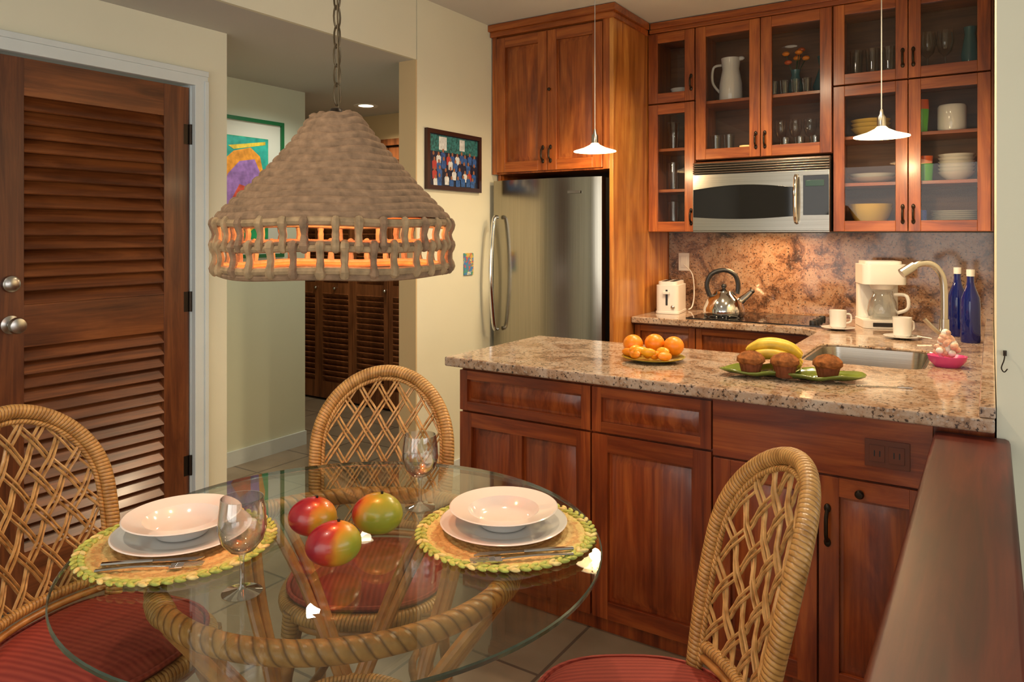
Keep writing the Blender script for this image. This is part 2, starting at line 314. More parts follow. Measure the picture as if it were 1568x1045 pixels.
b=MB(); b.box(-3.13,-3.01,-2.3,1.175,0,HZ,wallM); b.box(-3.13,-3.01,1.995,2.17,0,HZ,wallM); b.box(-3.13,-3.01,1.175,1.995,2.075,HZ,wallM); b.obj('wall_left',smooth=0)
simplebox('wall_hall_return',-3.95,-3.13,2.05,2.17,0,HZ,wallH)
simplebox('wall_hall_left',-3.95,-3.83,2.17,3.36,0,HZ,wallH)
simplebox('wall_hall_far',-6.3,-6.2,3.2,4.5,0,HZ,jambM)
simplebox('wall_hall_near',-6.2,-3.95,3.24,3.36,0,HZ,wallH)
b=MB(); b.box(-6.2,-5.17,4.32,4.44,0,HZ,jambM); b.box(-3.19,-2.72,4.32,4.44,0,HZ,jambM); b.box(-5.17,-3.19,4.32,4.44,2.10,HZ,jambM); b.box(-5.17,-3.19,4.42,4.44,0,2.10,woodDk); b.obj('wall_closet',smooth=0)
b=MB(); b.box(-3.13,-2.4,-2.3,-2.2,0,CZ,wallM); b.box(1.9,3.6,-2.3,-2.2,0,CZ,wallM); b.box(-2.4,1.9,-2.3,-2.2,2.35,CZ,wallM); b.box(-2.4,1.9,-2.3,-2.2,0,0.25,wallM); b.obj('wall_south',smooth=0)
b=MB()
for x in (-2.4,-1.0,0.45,1.84): b.box(x,x+0.06,-2.28,-2.22,0.25,2.35,trimM)
b.box(-2.4,1.9,-2.28,-2.22,0.25,0.31,trimM); b.box(-2.4,1.9,-2.28,-2.22,2.29,2.35,trimM); b.obj('added_window_1',smooth=0)  # unseen window behind the camera, added to let the south lamp in
b=MB(); b.box(3.5,3.6,-2.2,-1.2,0,CZ,wallM); b.box(3.5,3.6,2.2,4.75,0,CZ,wallM); b.box(3.5,3.6,-1.2,2.2,2.3,CZ,wallM); b.box(3.5,3.6,-1.2,2.2,0,0.1,wallM); b.obj('wall_living',smooth=0)
b=MB()
for y in (-1.2,0.47,2.14): b.box(3.52,3.58,y,y+0.06,0.1,2.3,trimM)
b.box(3.52,3.58,-1.2,2.2,2.24,2.3,trimM); b.obj('added_window_2',smooth=0)  # unseen living-room window, added for the east lamp
simplebox('wall_living_back',0.16,3.5,4.62,4.74,0,CZ,wallM)
simplebox('baseboard_hall',-3.83,-3.815,2.175,3.36,0,0.09,trimM)
simplebox('baseboard_fridge_side',-2.6,-2.588,3.06,3.74,0,0.09,trimM)
simplebox('baseboard_left',-3.01,-2.998,-2.2,1.11,0,0.09,trimM)
b=MB()
for y0,y1 in ((1.115,1.18),(1.99,2.055)): b.box(-3.012,-2.985,y0,y1,0,2.07,trimM); b.box(-3.012,-2.978,y0+0.045 if y0>1.5 else y0,y1 if y0>1.5 else y0+0.02,0,2.09,trimM)
b.box(-3.012,-2.985,1.115,2.055,2.065,2.13,trimM); b.box(-3.012,-2.978,1.115,2.055,2.11,2.135,trimM)
b.box(-3.13,-3.012,1.176,1.185,0,2.07,trimM); b.box(-3.13,-3.012,1.985,1.994,0,2.07,trimM); b.obj('trim_1',bev=0.003)
simplebox('wall_half',-0.10,0.01,-1.2,2.32,0,0.80,wallM)
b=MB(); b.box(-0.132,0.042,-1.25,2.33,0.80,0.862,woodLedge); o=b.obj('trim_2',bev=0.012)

# ------------------------------------------------------------------ louvered door
def louver(b,a0,a1,z0,z1,plane,mH,pitch=0.05,axis='y',th=0.95):
    n=int(round((z1-z0)/pitch)); p=(z1-z0)/n
    for i in range(n):
        z=z0+(i+0.5)*p
        if axis=='y': b.obox((plane,(a0+a1)/2,z),(0.009,a1-a0,p*1.28),R(-0.62,'Y').to_3x3(),mH)
        else: b.obox(((a0+a1)/2,plane,z),(a1-a0,0.009,p*1.28),R(0.62,'X').to_3x3(),mH)
b=MB(); X0,X1=-3.055,-3.018; y0,y1=1.19,1.98
b.box(X0,X1,y0,y0+0.118,0.01,2.055,woodDoor); b.box(X0,X1,y1-0.118,y1,0.01,2.055,woodDoor)
for z0,z1 in ((0.01,0.21),(0.975,1.135),(1.915,2.055)): b.box(X0+0.001,X1-0.001,y0+0.118,y1-0.118,z0,z1,woodDoorH)
for z0,z1 in ((0.21,0.975),(1.135,1.915)):
    louver(b,y0+0.118,y1-0.118,z0,z1,-3.038,woodDoorH,0.052)
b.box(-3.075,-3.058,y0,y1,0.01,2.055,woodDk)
b.M=Matrix.Translation((X1,1.262,1.065))@R(pi/2,'Y'); b.lathe([(0,0),(0.034,0),(0.034,0.006),(0.014,0.012),(0.012,0.035),(0.026,0.042),(0.031,0.055),(0.027,0.068),(0,0.075)],nickel,24)
b.M=Matrix.Translation((X1,1.262,1.215))@R(pi/2,'Y'); b.lathe([(0,0),(0.032,0),(0.030,0.014),(0.02,0.02),(0,0.02)],nickel,24); b.M=Matrix.Identity(4)
for z in (1.845,1.095,0.36): b.cyl((-3.012,1.984,z-0.045),(-3.012,1.984,z+0.045),0.007,bronze); b.box(-3.0185,-3.0165,1.955,1.984,z-0.045,z+0.045,bronze)
b.obj('door_1',bev=0.002)
b=MB(); xs=[-5.15+0.392*i for i in range(6)]
for i in range(5):
    a0,a1=xs[i]+0.003,xs[i+1]-0.003
    b.box(a0,a0+0.045,4.325,4.355,0.02,2.08,woodCl); b.box(a1-0.045,a1,4.325,4.355,0.02,2.08,woodCl)
    for z0,z1 in ((0.02,0.16),(0.90,0.99),(1.98,2.08)): b.box(a0+0.045,a1-0.045,4.326,4.354,z0,z1,woodCl)
    for z0,z1 in ((0.16,0.90),(0.99,1.98)): louver(b,a0+0.045,a1-0.045,z0,z1,4.34,woodCl,0.045,'x')
    b.ell(((a0+a1)/2 if i%2 else a1-0.025,4.312,0.945),(0.014,0.014,0.014),nickel,12,8)
b.obj('door_2')
b=MB(); b.box(-5.21,-5.16,4.30,4.32,0,2.14,woodCl); b.box(-3.2,-3.15,4.30,4.32,0,2.14,woodCl); b.box(-5.16,-3.2,4.30,4.32,2.09,2.14,woodCl); b.obj('trim_3',smooth=0)

# ------------------------------------------------------------------ cabinetry
def pdoor(b,x0,x1,z0,z1,y,mV,mH,fw=0.06,glass=False,split=None,t=0.02):
    b.box(x0,x0+fw,y,y+t,z0,z1,mV); b.box(x1-fw,x1,y,y+t,z0,z1,mV)
    b.box(x0+fw,x1-fw,y+0.0005,y+t,z0,z0+fw,mH); b.box(x0+fw,x1-fw,y+0.0005,y+t,z1-fw,z1,mH)
    ins=[(x0+fw,x1-fw)]
    if split:
        b.box(split-fw/2,split+fw/2,y+0.0005,y+t,z0+fw,z1-fw,mV); ins=[(x0+fw,split-fw/2),(split+fw/2,x1-fw)]
    for a0,a1 in ins:
        if glass:
            i=[b.av(p) for p in ((a0,y+0.012,z0+fw),(a1,y+0.012,z0+fw),(a1,y+0.012,z1-fw),(a0,y+0.012,z1-fw))]; b.af(i,paneG)
        else:
            b.box(a0,a1,y+0.015,y+t,z0+fw,z1-fw,mV)
            b.frus(a0+0.010,a1-0.010,z0+fw+0.010,z1-fw-0.010,y+0.015,y+0.006,0.024,mV)
def pull(b,x,y,z,h=0.09,m=bronze):
    b.tube(cat([(x,y,z-h/2),(x,y-0.022,z-h*0.3),(x,y-0.026,z),(x,y-0.022,z+h*0.3),(x,y,z+h/2)],4),[0.006]*17,m,8)
    b.ell((x,y-0.004,z-h/2),(0.010,0.006,0.014),m,10,6); b.ell((x,y-0.004,z+h/2),(0.010,0.006,0.014),m,10,6)

b=MB(); Y=2.33
b.box(-1.765,0.008,2.352,2.95,0.0,0.874,woodV)
pdoor(b,-1.762,-1.187,0.705,0.862,Y,woodV,woodH,0.035)
pdoor(b,-1.762,-1.187,0.055,0.697,Y,woodV,woodH,0.055,split=-1.50)
pdoor(b,-1.180,-0.754,0.705,0.862,Y,woodV,woodH,0.035)
pdoor(b,-1.180,-0.754,0.055,0.697,Y,woodV,woodH,0.06)
b.box(-0.749,-0.135,Y+0.002,Y+0.02,0.69,0.872,woodH)
pdoor(b,-0.747,-0.435,0.055,0.683,Y,woodV,woodH,0.055)
pdoor(b,-0.429,-0.137,0.055,0.683,Y,woodV,woodH,0.055)
pull(b,-0.405,Y,0.54,0.10)
b.M=Matrix.Translation((-0.318,Y,0.648))@R(pi/2,'X'); b.lathe([(0,0),(0.011,0),(0.013,0.012),(0.009,0.018),(0,0.019)],bronze,16); b.M=Matrix.Identity(4)
bx=-0.305
plateB=plain('brown_outlet_plate',(0.12,0.028,0.010),0.35)
b.box(bx,bx+0.115,Y-0.004,Y+0.002,0.735,0.812,plateB)
for k in (0.012,0.062): 
    b.box(bx+k,bx+k+0.04,Y-0.0065,Y-0.003,0.75,0.797,plateB)
    for dx in (0.012,0.026): b.box(bx+k+dx,bx+k+dx+0.003,Y-0.0072,Y-0.006,0.765,0.782,blackP)
b.obj('kitchen_peninsula_cabinet',bev=0.0022)
b=MB(); b.box(-0.70,0.008,2.955,4.61,0,0.66,woodV); b.box(-0.70,-0.68,2.955,4.05,0.66,0.874,woodV)
b.obj('sink_base_cabinet',bev=0.002)
b=MB(); b.box(-1.768,-0.705,4.06,4.61,0,0.874,woodU)
pdoor(b,-1.765,-1.40,0.70,0.865,4.04,woodU,woodUH,0.035); pdoor(b,-1.395,-0.72,0.70,0.865,4.04,woodU,woodUH,0.035)
pdoor(b,-1.765,-1.40,0.10,0.69,4.04,woodU,woodUH,0.055); pdoor(b,-1.395,-1.06,0.10,0.69,4.04,woodU,woodUH,0.055); pdoor(b,-1.055,-0.72,0.10,0.69,4.04,woodU,woodUH,0.055)
b.ell((-1.58,4.028,0.785),(0.013,0.013,0.013),bronze,12,8)
b.obj('base_cabinet',bev=0.002)

def rrect(x0,x1,y0,y1,r,n=5):
    out=[]
    for cx,cy,a in ((x1-r,y1-r,0),(x0+r,y1-r,pi/2),(x0+r,y0+r,pi),(x1-r,y0+r,1.5*pi)):
        for k in range(n+1): out.append((cx+r*math.cos(a+k*pi/2/n),cy+r*math.sin(a+k*pi/2/n)))
    return out
b=MB(); b.prism([(-1.81,2.292),(0.008,2.292),(0.008,4.599),(-1.769,4.599),(-1.769,4.0),(-0.82,4.0),(-0.725,3.90),(-0.725,3.02),(-1.81,3.02)],0.877,0.914,gran)
ct=b.obj('granite_countertop',smooth=0)
c=MB(); c.prism(rrect(-0.63,-0.20,2.985,3.50,0.07),0.8,1.0,gran); cu=c.obj('cut',smooth=0)
md=ct.modifiers.new('bo','BOOLEAN'); md.operation='DIFFERENCE'; md.object=cu; md.solver='EXACT'
dg=bpy.context.evaluated_depsgraph_get(); me=bpy.data.meshes.new_from_object(ct.evaluated_get(dg)); ct.modifiers.clear(); ct.data=me
bpy.data.objects.remove(cu)
md=ct.modifiers.new('b','BEVEL'); md.width=0.006; md.segments=3; md.limit_method='ANGLE'
b=MB(); b.box(-0.028,0.010,2.30,4.60,0.9145,0.945,gran); b.obj('granite_side_splash',bev=0.004)
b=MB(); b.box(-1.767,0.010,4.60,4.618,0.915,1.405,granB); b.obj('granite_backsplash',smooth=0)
b=MB(); o_=rrect(-0.628,-0.202,2.987,3.498,0.07); i_=rrect(-0.60,-0.23,3.015,3.47,0.06)
def loop(pts,z): return [b.av((p[0],p[1],z)) for p in pts]
A=loop(o_,0.905); B=loop(rrect(-0.618,-0.212,2.997,3.488,0.065),0.903); C=loop(i_,0.76); D=loop(rrect(-0.5,-0.33,3.1,3.38,0.05),0.735)
for p,q in ((A,B),(B,C),(C,D)):
    for k in range(len(p)): k2=(k+1)%len(p); b.af([p[k],p[k2],q[k2],q[k]],steel)
b.af(D,steel); b.obj('kitchen_sink',fixn=False,solid=0.0015)
b=MB(); b.lathe([(0,0),(0.028,0),(0.028,0.012),(0.021,0.02),(0.019,0.13),(0,0.13)],nickel,20)
b.tube(cat([(0,0,0.1),(0,0,0.24),(-0.008,-0.004,0.31),(-0.04,-0.02,0.355),(-0.085,-0.042,0.36),(-0.125,-0.062,0.335)],6),0.014,nickel,12)
b.tube([(-0.105,-0.052,0.352),(-0.15,-0.075,0.318)],[0.019,0.021],nickel,14)
b.tube(cat([(0,0,0.06),(-0.03,-0.02,0.085),(-0.07,-0.04,0.13)],4),[0.009]*9,nickel,8)
b.obj('kitchen_faucet',(-0.165,3.55,0.914))

YF=4.25; YB=4.599; SP=2.19; TOP=2.62
def carcass(b,x0,x1,z0,z1,shelves):
    b.box(x0,x0+0.018,YF+0.021,YB,z0,z1,woodU); b.box(x1-0.018,x1,YF+0.021,YB,z0,z1,woodU)
    b.box(x0+0.018,x1-0.018,YF+0.021,YB,z0,z0+0.018,woodUH); b.box(x0+0.018,x1-0.018,YF+0.021,YB,z1-0.018,z1,woodUH)
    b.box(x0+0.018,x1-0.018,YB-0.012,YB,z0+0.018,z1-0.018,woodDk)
    for s in shelves: b.box(x0+0.018,x1-0.018,YF+0.035,YB-0.012,s-0.018,s,woodUH)
b=MB()
carcass(b,-1.768,-1.474,1.41,SP-0.003,[1.67,1.92]); carcass(b,-1.768,-1.474,SP+0.003,TOP,[])
carcass(b,-1.470,-0.716,1.835,TOP,[2.185])
carcass(b,-0.712,0.0,1.41,SP-0.003,[1.67,1.92]); carcass(b,-0.712,0.0,SP+0.003,TOP,[])
pdoor(b,-1.766,-1.476,1.412,SP-0.004,YF,woodU,woodUH,0.06,True); pdoor(b,-1.766,-1.476,SP+0.004,TOP,YF,woodU,woodUH,0.06,True)
pdoor(b,-1.468,-1.095,1.837,TOP,YF,woodU,woodUH,0.06,True); pdoor(b,-1.091,-0.718,1.837,TOP,YF,woodU,woodUH,0.06,True)
for x0,x1 in ((-0.710,-0.358),(-0.354,-0.002)):
    pdoor(b,x0,x1,1.412,SP-0.004,YF,woodU,woodUH,0.055,True); pdoor(b,x0,x1,SP+0.004,TOP,YF,woodU,woodUH,0.055,True)
for x,z in ((-1.495,1.50),(-1.495,2.30),(-1.118,1.93),(-1.068,1.93),(-0.380,1.50),(-0.332,1.50),(-0.380,2.30),(-0.332,2.30)): pull(b,x,YF,z,0.075)
b.box(-1.755,0.008,YF-0.012,YB,TOP+0.002,2.645,woodUH); b.box(-1.742,0.008,YF-0.03,YB,2.645,2.68,woodUH)
b.box(0.0,0.010,YF+0.02,YB,1.41,2.62,woodU)
b.obj('upper_glass_cabinet',bev=0.0022)

b=MB(); YT=3.76
b.box(-1.795,-1.771,YT,4.615,0,2.64,woodP)
b.box(-2.59,-2.572,YT+0.06,4.615,0,2.64,woodU)
b.box(-2.572,-1.795,YT+0.021,4.615,1.765,2.64,woodU)
b.box(-1.835,-1.795,YT,YT+0.02,1.765,2.62,woodU); b.box(-2.592,-2.56,YT,YT+0.02,1.765,2.62,woodU)
pdoor(b,-2.558,-2.20,1.775,2.60,YT-0.004,woodU,woodUH,0.062); pdoor(b,-2.196,-1.838,1.775,2.60,YT-0.004,woodU,woodUH,0.062)
pull(b,-2.224,YT-0.004,1.87,0.08); pull(b,-2.172,YT-0.004,1.87,0.08)
b.ell((-2.18,YT-0.012,2.25),(0.01,0.01,0.01),bronze,10,6)
b.box(-2.595,-1.76,YT-0.02,4.235,2.61,2.642,woodUH); b.box(-2.598,-1.745,YT-0.04,4.215,2.642,2.682,woodUH)
b.obj('fridge_surround_cabinet',bev=0.0022)
b=MB(); gp=plain('gasket_grey',(0.03,0.03,0.03),0.5)
b.box(-2.56,-1.835,3.79,4.55,0.02,1.72,gp)
def bowdoor(z0,z1):
    pts=[]; n=16
    for i in range(n+1):
        t=i/n; x=-2.565+t*0.735; pts.append((x,3.735-0.03*math.sin(pi*t)**0.6 if 0<t<1 else 3.735))
    pts=[(-2.565,3.785)]+pts+[(-1.83,3.785)]
    b.prism(pts,z0,z1,steelF)
bowdoor(0.64,1.722); bowdoor(0.10,0.63)
hx=-2.515
b.tube(cat([(hx,3.70,0.82),(hx,3.665,0.84),(hx-0.0,3.64,1.0),(hx,3.63,1.16),(hx,3.64,1.32),(hx,3.665,1.48),(hx,3.70,1.50)],6),0.013,chrome,12)
b.tube([(-2.4,3.71,0.56),(-2.4,3.66,0.56),(-2.0,3.66,0.56),(-2.0,3.71,0.56)],0.012,chrome,10)
b.box(-2.03,-1.95,3.700,3.706,1.63,1.645,nickel)
b.obj('refrigerator',bev=0.004)

b=MB(); b.box(-1.466,-0.720,4.22,4.595,1.416,1.818,blackP)
b.box(-1.466,-0.720,4.195,4.22,1.416,1.742,steel)
for i in range(5): b.obox((-1.093,4.205,1.755+i*0.0135),(0.745,0.022,0.008),R(0.4,'X').to_3x3(),steel)
n=16; x0,x1=-1.462,-0.905
pts=[(x0+(x1-x0)*i/n,1.495-0.012*math.sin(pi*i/n)) for i in range(n+1)]+[(x1-(x1-x0)*i/n,1.655+0.022*math.sin(pi*i/n)) for i in range(n+1)]
b.M=Matrix.Translation((0,4.195,0))@R(pi/2,'X'); b.prism(pts,-0.002,0.004,blackG); b.M=Matrix.Identity(4)
b.box(-0.852,-0.722,4.190,4.196,1.50,1.715,blackG); b.box(-0.84,-0.745,4.188,4.191,1.655,1.688,plain('lcd',(0.02,0.05,0.04),0.2))
b.tube(cat([(-0.885,4.195,1.46),(-0.885,4.165,1.48),(-0.885,4.150,1.59),(-0.885,4.165,1.70),(-0.885,4.195,1.715)],6),0.011,chrome,12)
b.box(-1.466,-0.720,4.20,4.5,1.408,1.416,steel)
b.obj('microwave_oven',bev=0.002)

b=MB(); b.box(-1.46,-0.73,4.06,4.52,0.9145,0.921,blackG)
rim=plain('burner_ring',(0.10,0.10,0.10),0.2)
for x,y,r in ((-1.28,4.18,0.08),(-1.28,4.40,0.065),(-1.0,4.18,0.065),(-1.0,4.40,0.09)):
    b.lathe([(r,0.9215),(r+0.004,0.9217),(r+0.008,0.9215)],rim,32,(x,y,0))
for i in range(4): b.lathe([(0.018,0),(0.018,0.014),(0.015,0.02),(0,0.02)],blackP,16,(-0.79,4.13+i*0.085,0.921))
b.obj('cooktop')
b=MB(); b.lathe([(0,0),(0.098,0),(0.105,0.012),(0.103,0.04),(0.085,0.085),(0.055,0.115),(0.05,0.12),(0.045,0.128),(0.02,0.136),(0.012,0.14),(0,0.14)],chrome,36)
b.ell((0,0,0.152),(0.014,0.014,0.014),blackP,12,8)
b.tube([(0.075,0,0.07),(0.115,0,0.105),(0.135,0,0.125)],[0.022,0.016,0.014],chrome,14)
b.ell((0.138,0,0.128),(0.015,0.015,0.012),blackP,10,6)
b.tube(cat([(-0.07,0,0.10),(-0.085,0,0.16),(-0.06,0,0.215),(0,0,0.235),(0.05,0,0.215),(0.07,0,0.17),(0.068,0,0.115)],5),0.012,blackP,10)
b.obj('tea_kettle',(-1.30,4.25,0.9225),0.4,scale=1.13)
b=MB(); b.prism(rrect(-0.065,0.065,-0.125,0.125,0.03),0.012,0.165,whiteP); b.prism(rrect(-0.055,0.055,-0.115,0.115,0.03),0.165,0.185,whiteP)
b.prism(rrect(-0.068,0.068,-0.128,0.128,0.03),0.0,0.014,whiteP)
for x in (-0.024,0.024): b.box(x-0.012,x+0.012,-0.09,0.09,0.183,0.187,blackP)
b.box(-0.006,0.006,-0.128,-0.124,0.05,0.14,blackP); b.box(-0.018,0.018,-0.145,-0.124,0.115,0.13,whiteP); b.ell((0.035,-0.126,0.04),(0.012,0.008,0.012),nickel,12,8)
b.obj('toaster',(-1.66,4.36,0.9145),0.15,bev=0.006,scale=1.05)
b=MB(); b.box(-1.70,-1.63,4.594,4.599,1.16,1.275,whiteP); b.box(-1.685,-1.645,4.591,4.595,1.18,1.255,whiteP); b.obj('wall_outlet',bev=0.001)
b=MB(); b.tube(cat([(-1.66,4.585,1.2),(-1.60,4.57,1.14),(-1.585,4.56,1.02),(-1.59,4.54,0.94),(-1.60,4.50,0.921)],6),0.004,whiteP,8); b.obj('power_cord')
b=MB(); b.prism(rrect(-0.10,0.10,-0.12,0.10,0.03),0,0.04,whiteP); b.prism(rrect(-0.095,0.095,0.02,0.10,0.025),0.04,0.26,whiteP)
b.prism(rrect(-0.10,0.10,-0.11,0.10,0.035),0.215,0.315,whiteP); b.prism(rrect(-0.085,0.085,-0.09,0.09,0.03),0.315,0.33,whiteP)
b.lathe([(0.062,0.215),(0.05,0.19),(0.0,0.185)],whiteP,24,(0,-0.045,0))
b.lathe([(0,0.042),(0.062,0.045),(0.070,0.08),(0.062,0.13),(0.045,0.165),(0.048,0.18)],drinkG,28,(0,-0.045,0))
b.tube(cat([(0.05,-0.06,0.165),(0.10,-0.085,0.16),(0.105,-0.09,0.10),(0.065,-0.065,0.075)],5),0.009,whiteP,8)
b.box(-0.06,0.06,-0.123,-0.119,0.01,0.03,blackP)
b.obj('coffee_maker',(-0.49,4.29,0.9145),0.35,bev=0.003,scale=1.04)
def cup(loc,rz):
    b=MB(); b.lathe([(0,0.004),(0.03,0.002),(0.078,0.012),(0.080,0.015),(0.074,0.016),(0.03,0.008),(0,0.008)],white,32)
    b.lathe([(0,0.010),(0.03,0.010),(0.038,0.02),(0.041,0.10),(0.0385,0.10),(0.035,0.02),(0,0.016)],white,28)
    b.tube(cat([(0.039,0,0.08),(0.064,0,0.076),(0.066,0,0.043),(0.038,0,0.033)],4),0.005,white,8)
    b.obj('coffee_cup',loc,rz)
cup((-0.65,4.02,0.913),0.6); cup((-0.345,3.84,0.913),0.9)
b=MB(); b.tube([(0.06,-0.03,0.019),(0.13,-0.05,0.012)],0.003,nickel,6); b.ell((0.06,-0.03,0.02),(0.016,0.01,0.003),nickel,10,6); b.obj('teaspoon',(-0.36,3.82,0.9165),0.2)
def bottle(loc):
    b=MB(); b.lathe([(0,0),(0.037,0),(0.039,0.01),(0.039,0.17),(0.036,0.20),(0.018,0.25),(0.0145,0.27),(0.0145,0.30)],blueG,28); b.lathe([(0.016,0.295),(0.0165,0.325),(0,0.327)],white,20)
    b.obj('blue_glass_bottle',loc)
bottle((-0.135,4.08,0.9145)); bottle((-0.078,3.87,0.9145))
b=MB(); b.lathe([(0,0.0),(0.035,0.0),(0.052,0.022),(0.056,0.04),(0.052,0.04),(0.03,0.012),(0,0.01)],pinkM,28,sx=1.15); 
for i in range(46):
    a=random.random()*6.28; rr=random.random()*0.036; b.ell((math.cos(a)*rr,math.sin(a)*rr,0.04+random.random()*0.10*(1-rr/0.05)),(0.013,0.009,0.012),random.choice([shellM,white,shellM]),8,6)
b.obj('shell_soap_dish',(-0.135,3.12,0.9145))
b=MB(); b.tube(cat([(0.03,2.330,1.085),(0.03,2.32,1.09),(0.028,2.312,1.07),(0.022,2.305,1.05),(0.028,2.30,1.04),(0.035,2.305,1.048)],4),0.0015,bronze,6); b.box(0.026,0.034,2.330,2.334,1.078,1.092,bronze); b.obj('wall_hook')

# ------------------------------------------------------------------ cabinet contents
def tumbler(b,x,y,z,r,h): b.lathe([(0,0.003),(r*0.8,0.003),(r,h),(r*0.96,h),(r*0.76,0.01),(0,0.01)],drinkG,16,(x,y,z))
def goblet(b,x,y,z,r,h): b.lathe([(0,0),(r*0.8,0.002),(0.006,0.01),(0.005,h*0.45),(r*0.7,h*0.55),(r,h*0.75),(r*0.85,h)],drinkG,16,(x,y,z))
candM=emis('amber_votive',(1.0,0.55,0.18),0.9)
b=MB()
for x in (-1.40,-1.32): tumbler(b,x,4.42,1.853,0.034,0.14)
for x in (-1.02,-0.94,-0.86,-0.78): goblet(b,x,4.42,1.853,0.037,0.20)
for x in (-0.98,-0.90,-0.82): tumbler(b,x,4.34,1.853,0.030,0.09)
b.obj('cabinet_glassware')
b=MB()
for x in (-1.04,-0.98,-0.92,-0.86): tumbler(b,x,4.33,2.185,0.027,0.08)
tumbler(b,-1.16,4.42,2.185,0.035,0.20); 
b.obj('shot_glasses')
b=MB()
for x in (-0.62,-0.54,-0.46): tumbler(b,x,4.42,2.211,0.036,0.19)
for x in (-0.28,-0.20): goblet(b,x,4.42,2.211,0.042,0.24)
b.obj('water_glasses')
b=MB()
for z in (1.428,1.671,1.921): tumbler(b,-1.66,4.40,z,0.037,0.17); tumbler(b,-1.57,4.44,z,0.035,0.14)
b.obj('tall_glasses')
b=MB(); b.lathe([(0,0),(0.035,0),(0.04,0.06),(0.036,0.06),(0,0.01)],candM,20); b.obj('votive_holder',(-1.20,4.36,1.855))
b=MB(); b.lathe([(0,0),(0.055,0),(0.062,0.02),(0.06,0.10),(0.045,0.18),(0.052,0.24),(0.049,0.24),(0.042,0.18),(0,0.05)],white,28)
b.tube(cat([(-0.05,0,0.21),(-0.095,0,0.20),(-0.10,0,0.12),(-0.06,0,0.06)],5),0.007,white,8); b.ell((0.055,0,0.235),(0.02,0.012,0.012),white,10,6); b.obj('white_pitcher',(-1.31,4.42,2.186),scale=1.1)
def bowl(name,loc,r,h,m,n=1,st=0.02):
    b=MB()
    for i in range(n): b.lathe([(0,0),(r*0.45,0),(r*0.8,h*0.5),(r,h),(r*0.96,h),(r*0.7,h*0.45),(0,h*0.15)],m,32,(0,0,i*st))
    b.obj(name,loc)
bowl('yellow_mixing_bowl',(-0.55,4.42,1.43),0.11,0.11,yellowB,2,0.02)
bowl('plate_stack',(-0.15,4.42,1.43),0.12,0.018,white,8,0.010); bowl('bowl_stack',(-0.15,4.42,1.672),0.085,0.045,white,6,0.018)
bowl('serving_platter',(-0.54,4.42,1.672),0.12,0.03,white,2,0.02); bowl('casserole_dish',(-0.55,4.42,1.922),0.10,0.05,yellowB,3,0.022)
bowl('covered_dish',(-1.61,4.38,2.213),0.06,0.05,white,2,0.03)
b=MB(); b.lathe([(0,0),(0.06,0),(0.066,0.02),(0.066,0.13),(0.06,0.14),(0,0.145)],white,28); b.obj('white_canister',(-0.17,4.42,1.922))
b=MB(); b.lathe([(0,0),(0.035,0),(0.04,0.09),(0.037,0.09),(0,0.01)],greenC,24); b.lathe([(0,0.09),(0.035,0.09),(0.038,0.13),(0,0.13)],redC,24); b.obj('stacked_mug',(-0.29,4.38,1.672))
b=MB(); b.lathe([(0,0),(0.03,0),(0.036,0.12),(0,0.12)],greenC,20); b.lathe([(0,0.12),(0.037,0.12),(0.034,0.17),(0,0.17)],redC,20); b.obj('colored_tumbler',(-0.305,4.36,1.922))
b=MB(); b.lathe([(0,0),(0.032,0),(0.032,0.09),(0.03,0.09),(0,0.01)],blueC,24); b.obj('blue_mug',(-0.308,4.33,1.43))
b=MB(); b.lathe([(0,0),(0.04,0),(0.055,0.05),(0.03,0.12),(0.018,0.16),(0.03,0.22)],tealG,24); b.obj('teal_vase',(-0.80,4.46,2.186))
b=MB(); b.lathe([(0,0),(0.03,0),(0.042,0.1),(0.025,0.2),(0.03,0.24)],tealG,20); b.obj('blue_vase',(-0.09,4.42,2.213))
# vase holding small orange-red silk flowers
b=MB(); b.lathe([(0,0),(0.03,0),(0.042,0.06),(0.022,0.13),(0.028,0.16)],tealG,20)
rf=random.Random(3)
for i in range(7):
    a=rf.random()*6.28; q=0.02+0.045*rf.random(); h=0.20+0.09*rf.random(); b.tube([(0,0,0.10),(q*0.5*math.cos(a),q*0.3*math.sin(a),0.17),(q*math.cos(a),q*0.5*math.sin(a),h)],0.0025,leafD,5); b.ell((q*math.cos(a),q*0.5*math.sin(a),h),(0.022,0.016,0.014),redC if i%2 else orangeM,10,6)
b.obj('flower_vase',(-0.95,4.47,2.187))

# ------------------------------------------------------------------ pictures
def frame(x,y0,y1,z0,z1,fw,mf,mp,ma,mw):
    b=MB(); t=0.022
    b.box(x,x+t,y0,y0+fw,z0,z1,mf); b.box(x,x+t,y1-fw,y1,z0,z1,mf); b.box(x,x+t,y0+fw,y1-fw,z0,z0+fw,mf); b.box(x,x+t,y0+fw,y1-fw,z1-fw,z1,mf)
    b.box(x,x+0.008,y0+fw,y1-fw,z0+fw,z1-fw,mp); b.box(x+0.008,x+0.010,y0+fw+mw,y1-fw-mw,z0+fw+mw,z1-fw-mw,ma); return b
def flat(b,x,pts,m): b.af([b.av((x,p[0],p[1])) for p in pts],m)
b=frame(-2.5995,3.117,3.626,1.645,1.98,0.024,frameD,pNv,pNv,0.003)
flat(b,-2.5889,[(3.145,1.86),(3.598,1.86),(3.598,1.952),(3.145,1.952)],pGt)
flat(b,-2.5888,[(3.23,1.87),(3.30,1.87),(3.30,1.945),(3.23,1.945)],pWh); flat(b,-2.5888,[(3.42,1.88),(3.47,1.88),(3.47,1.945),(3.42,1.945)],pWh)
rr=random.Random(4)
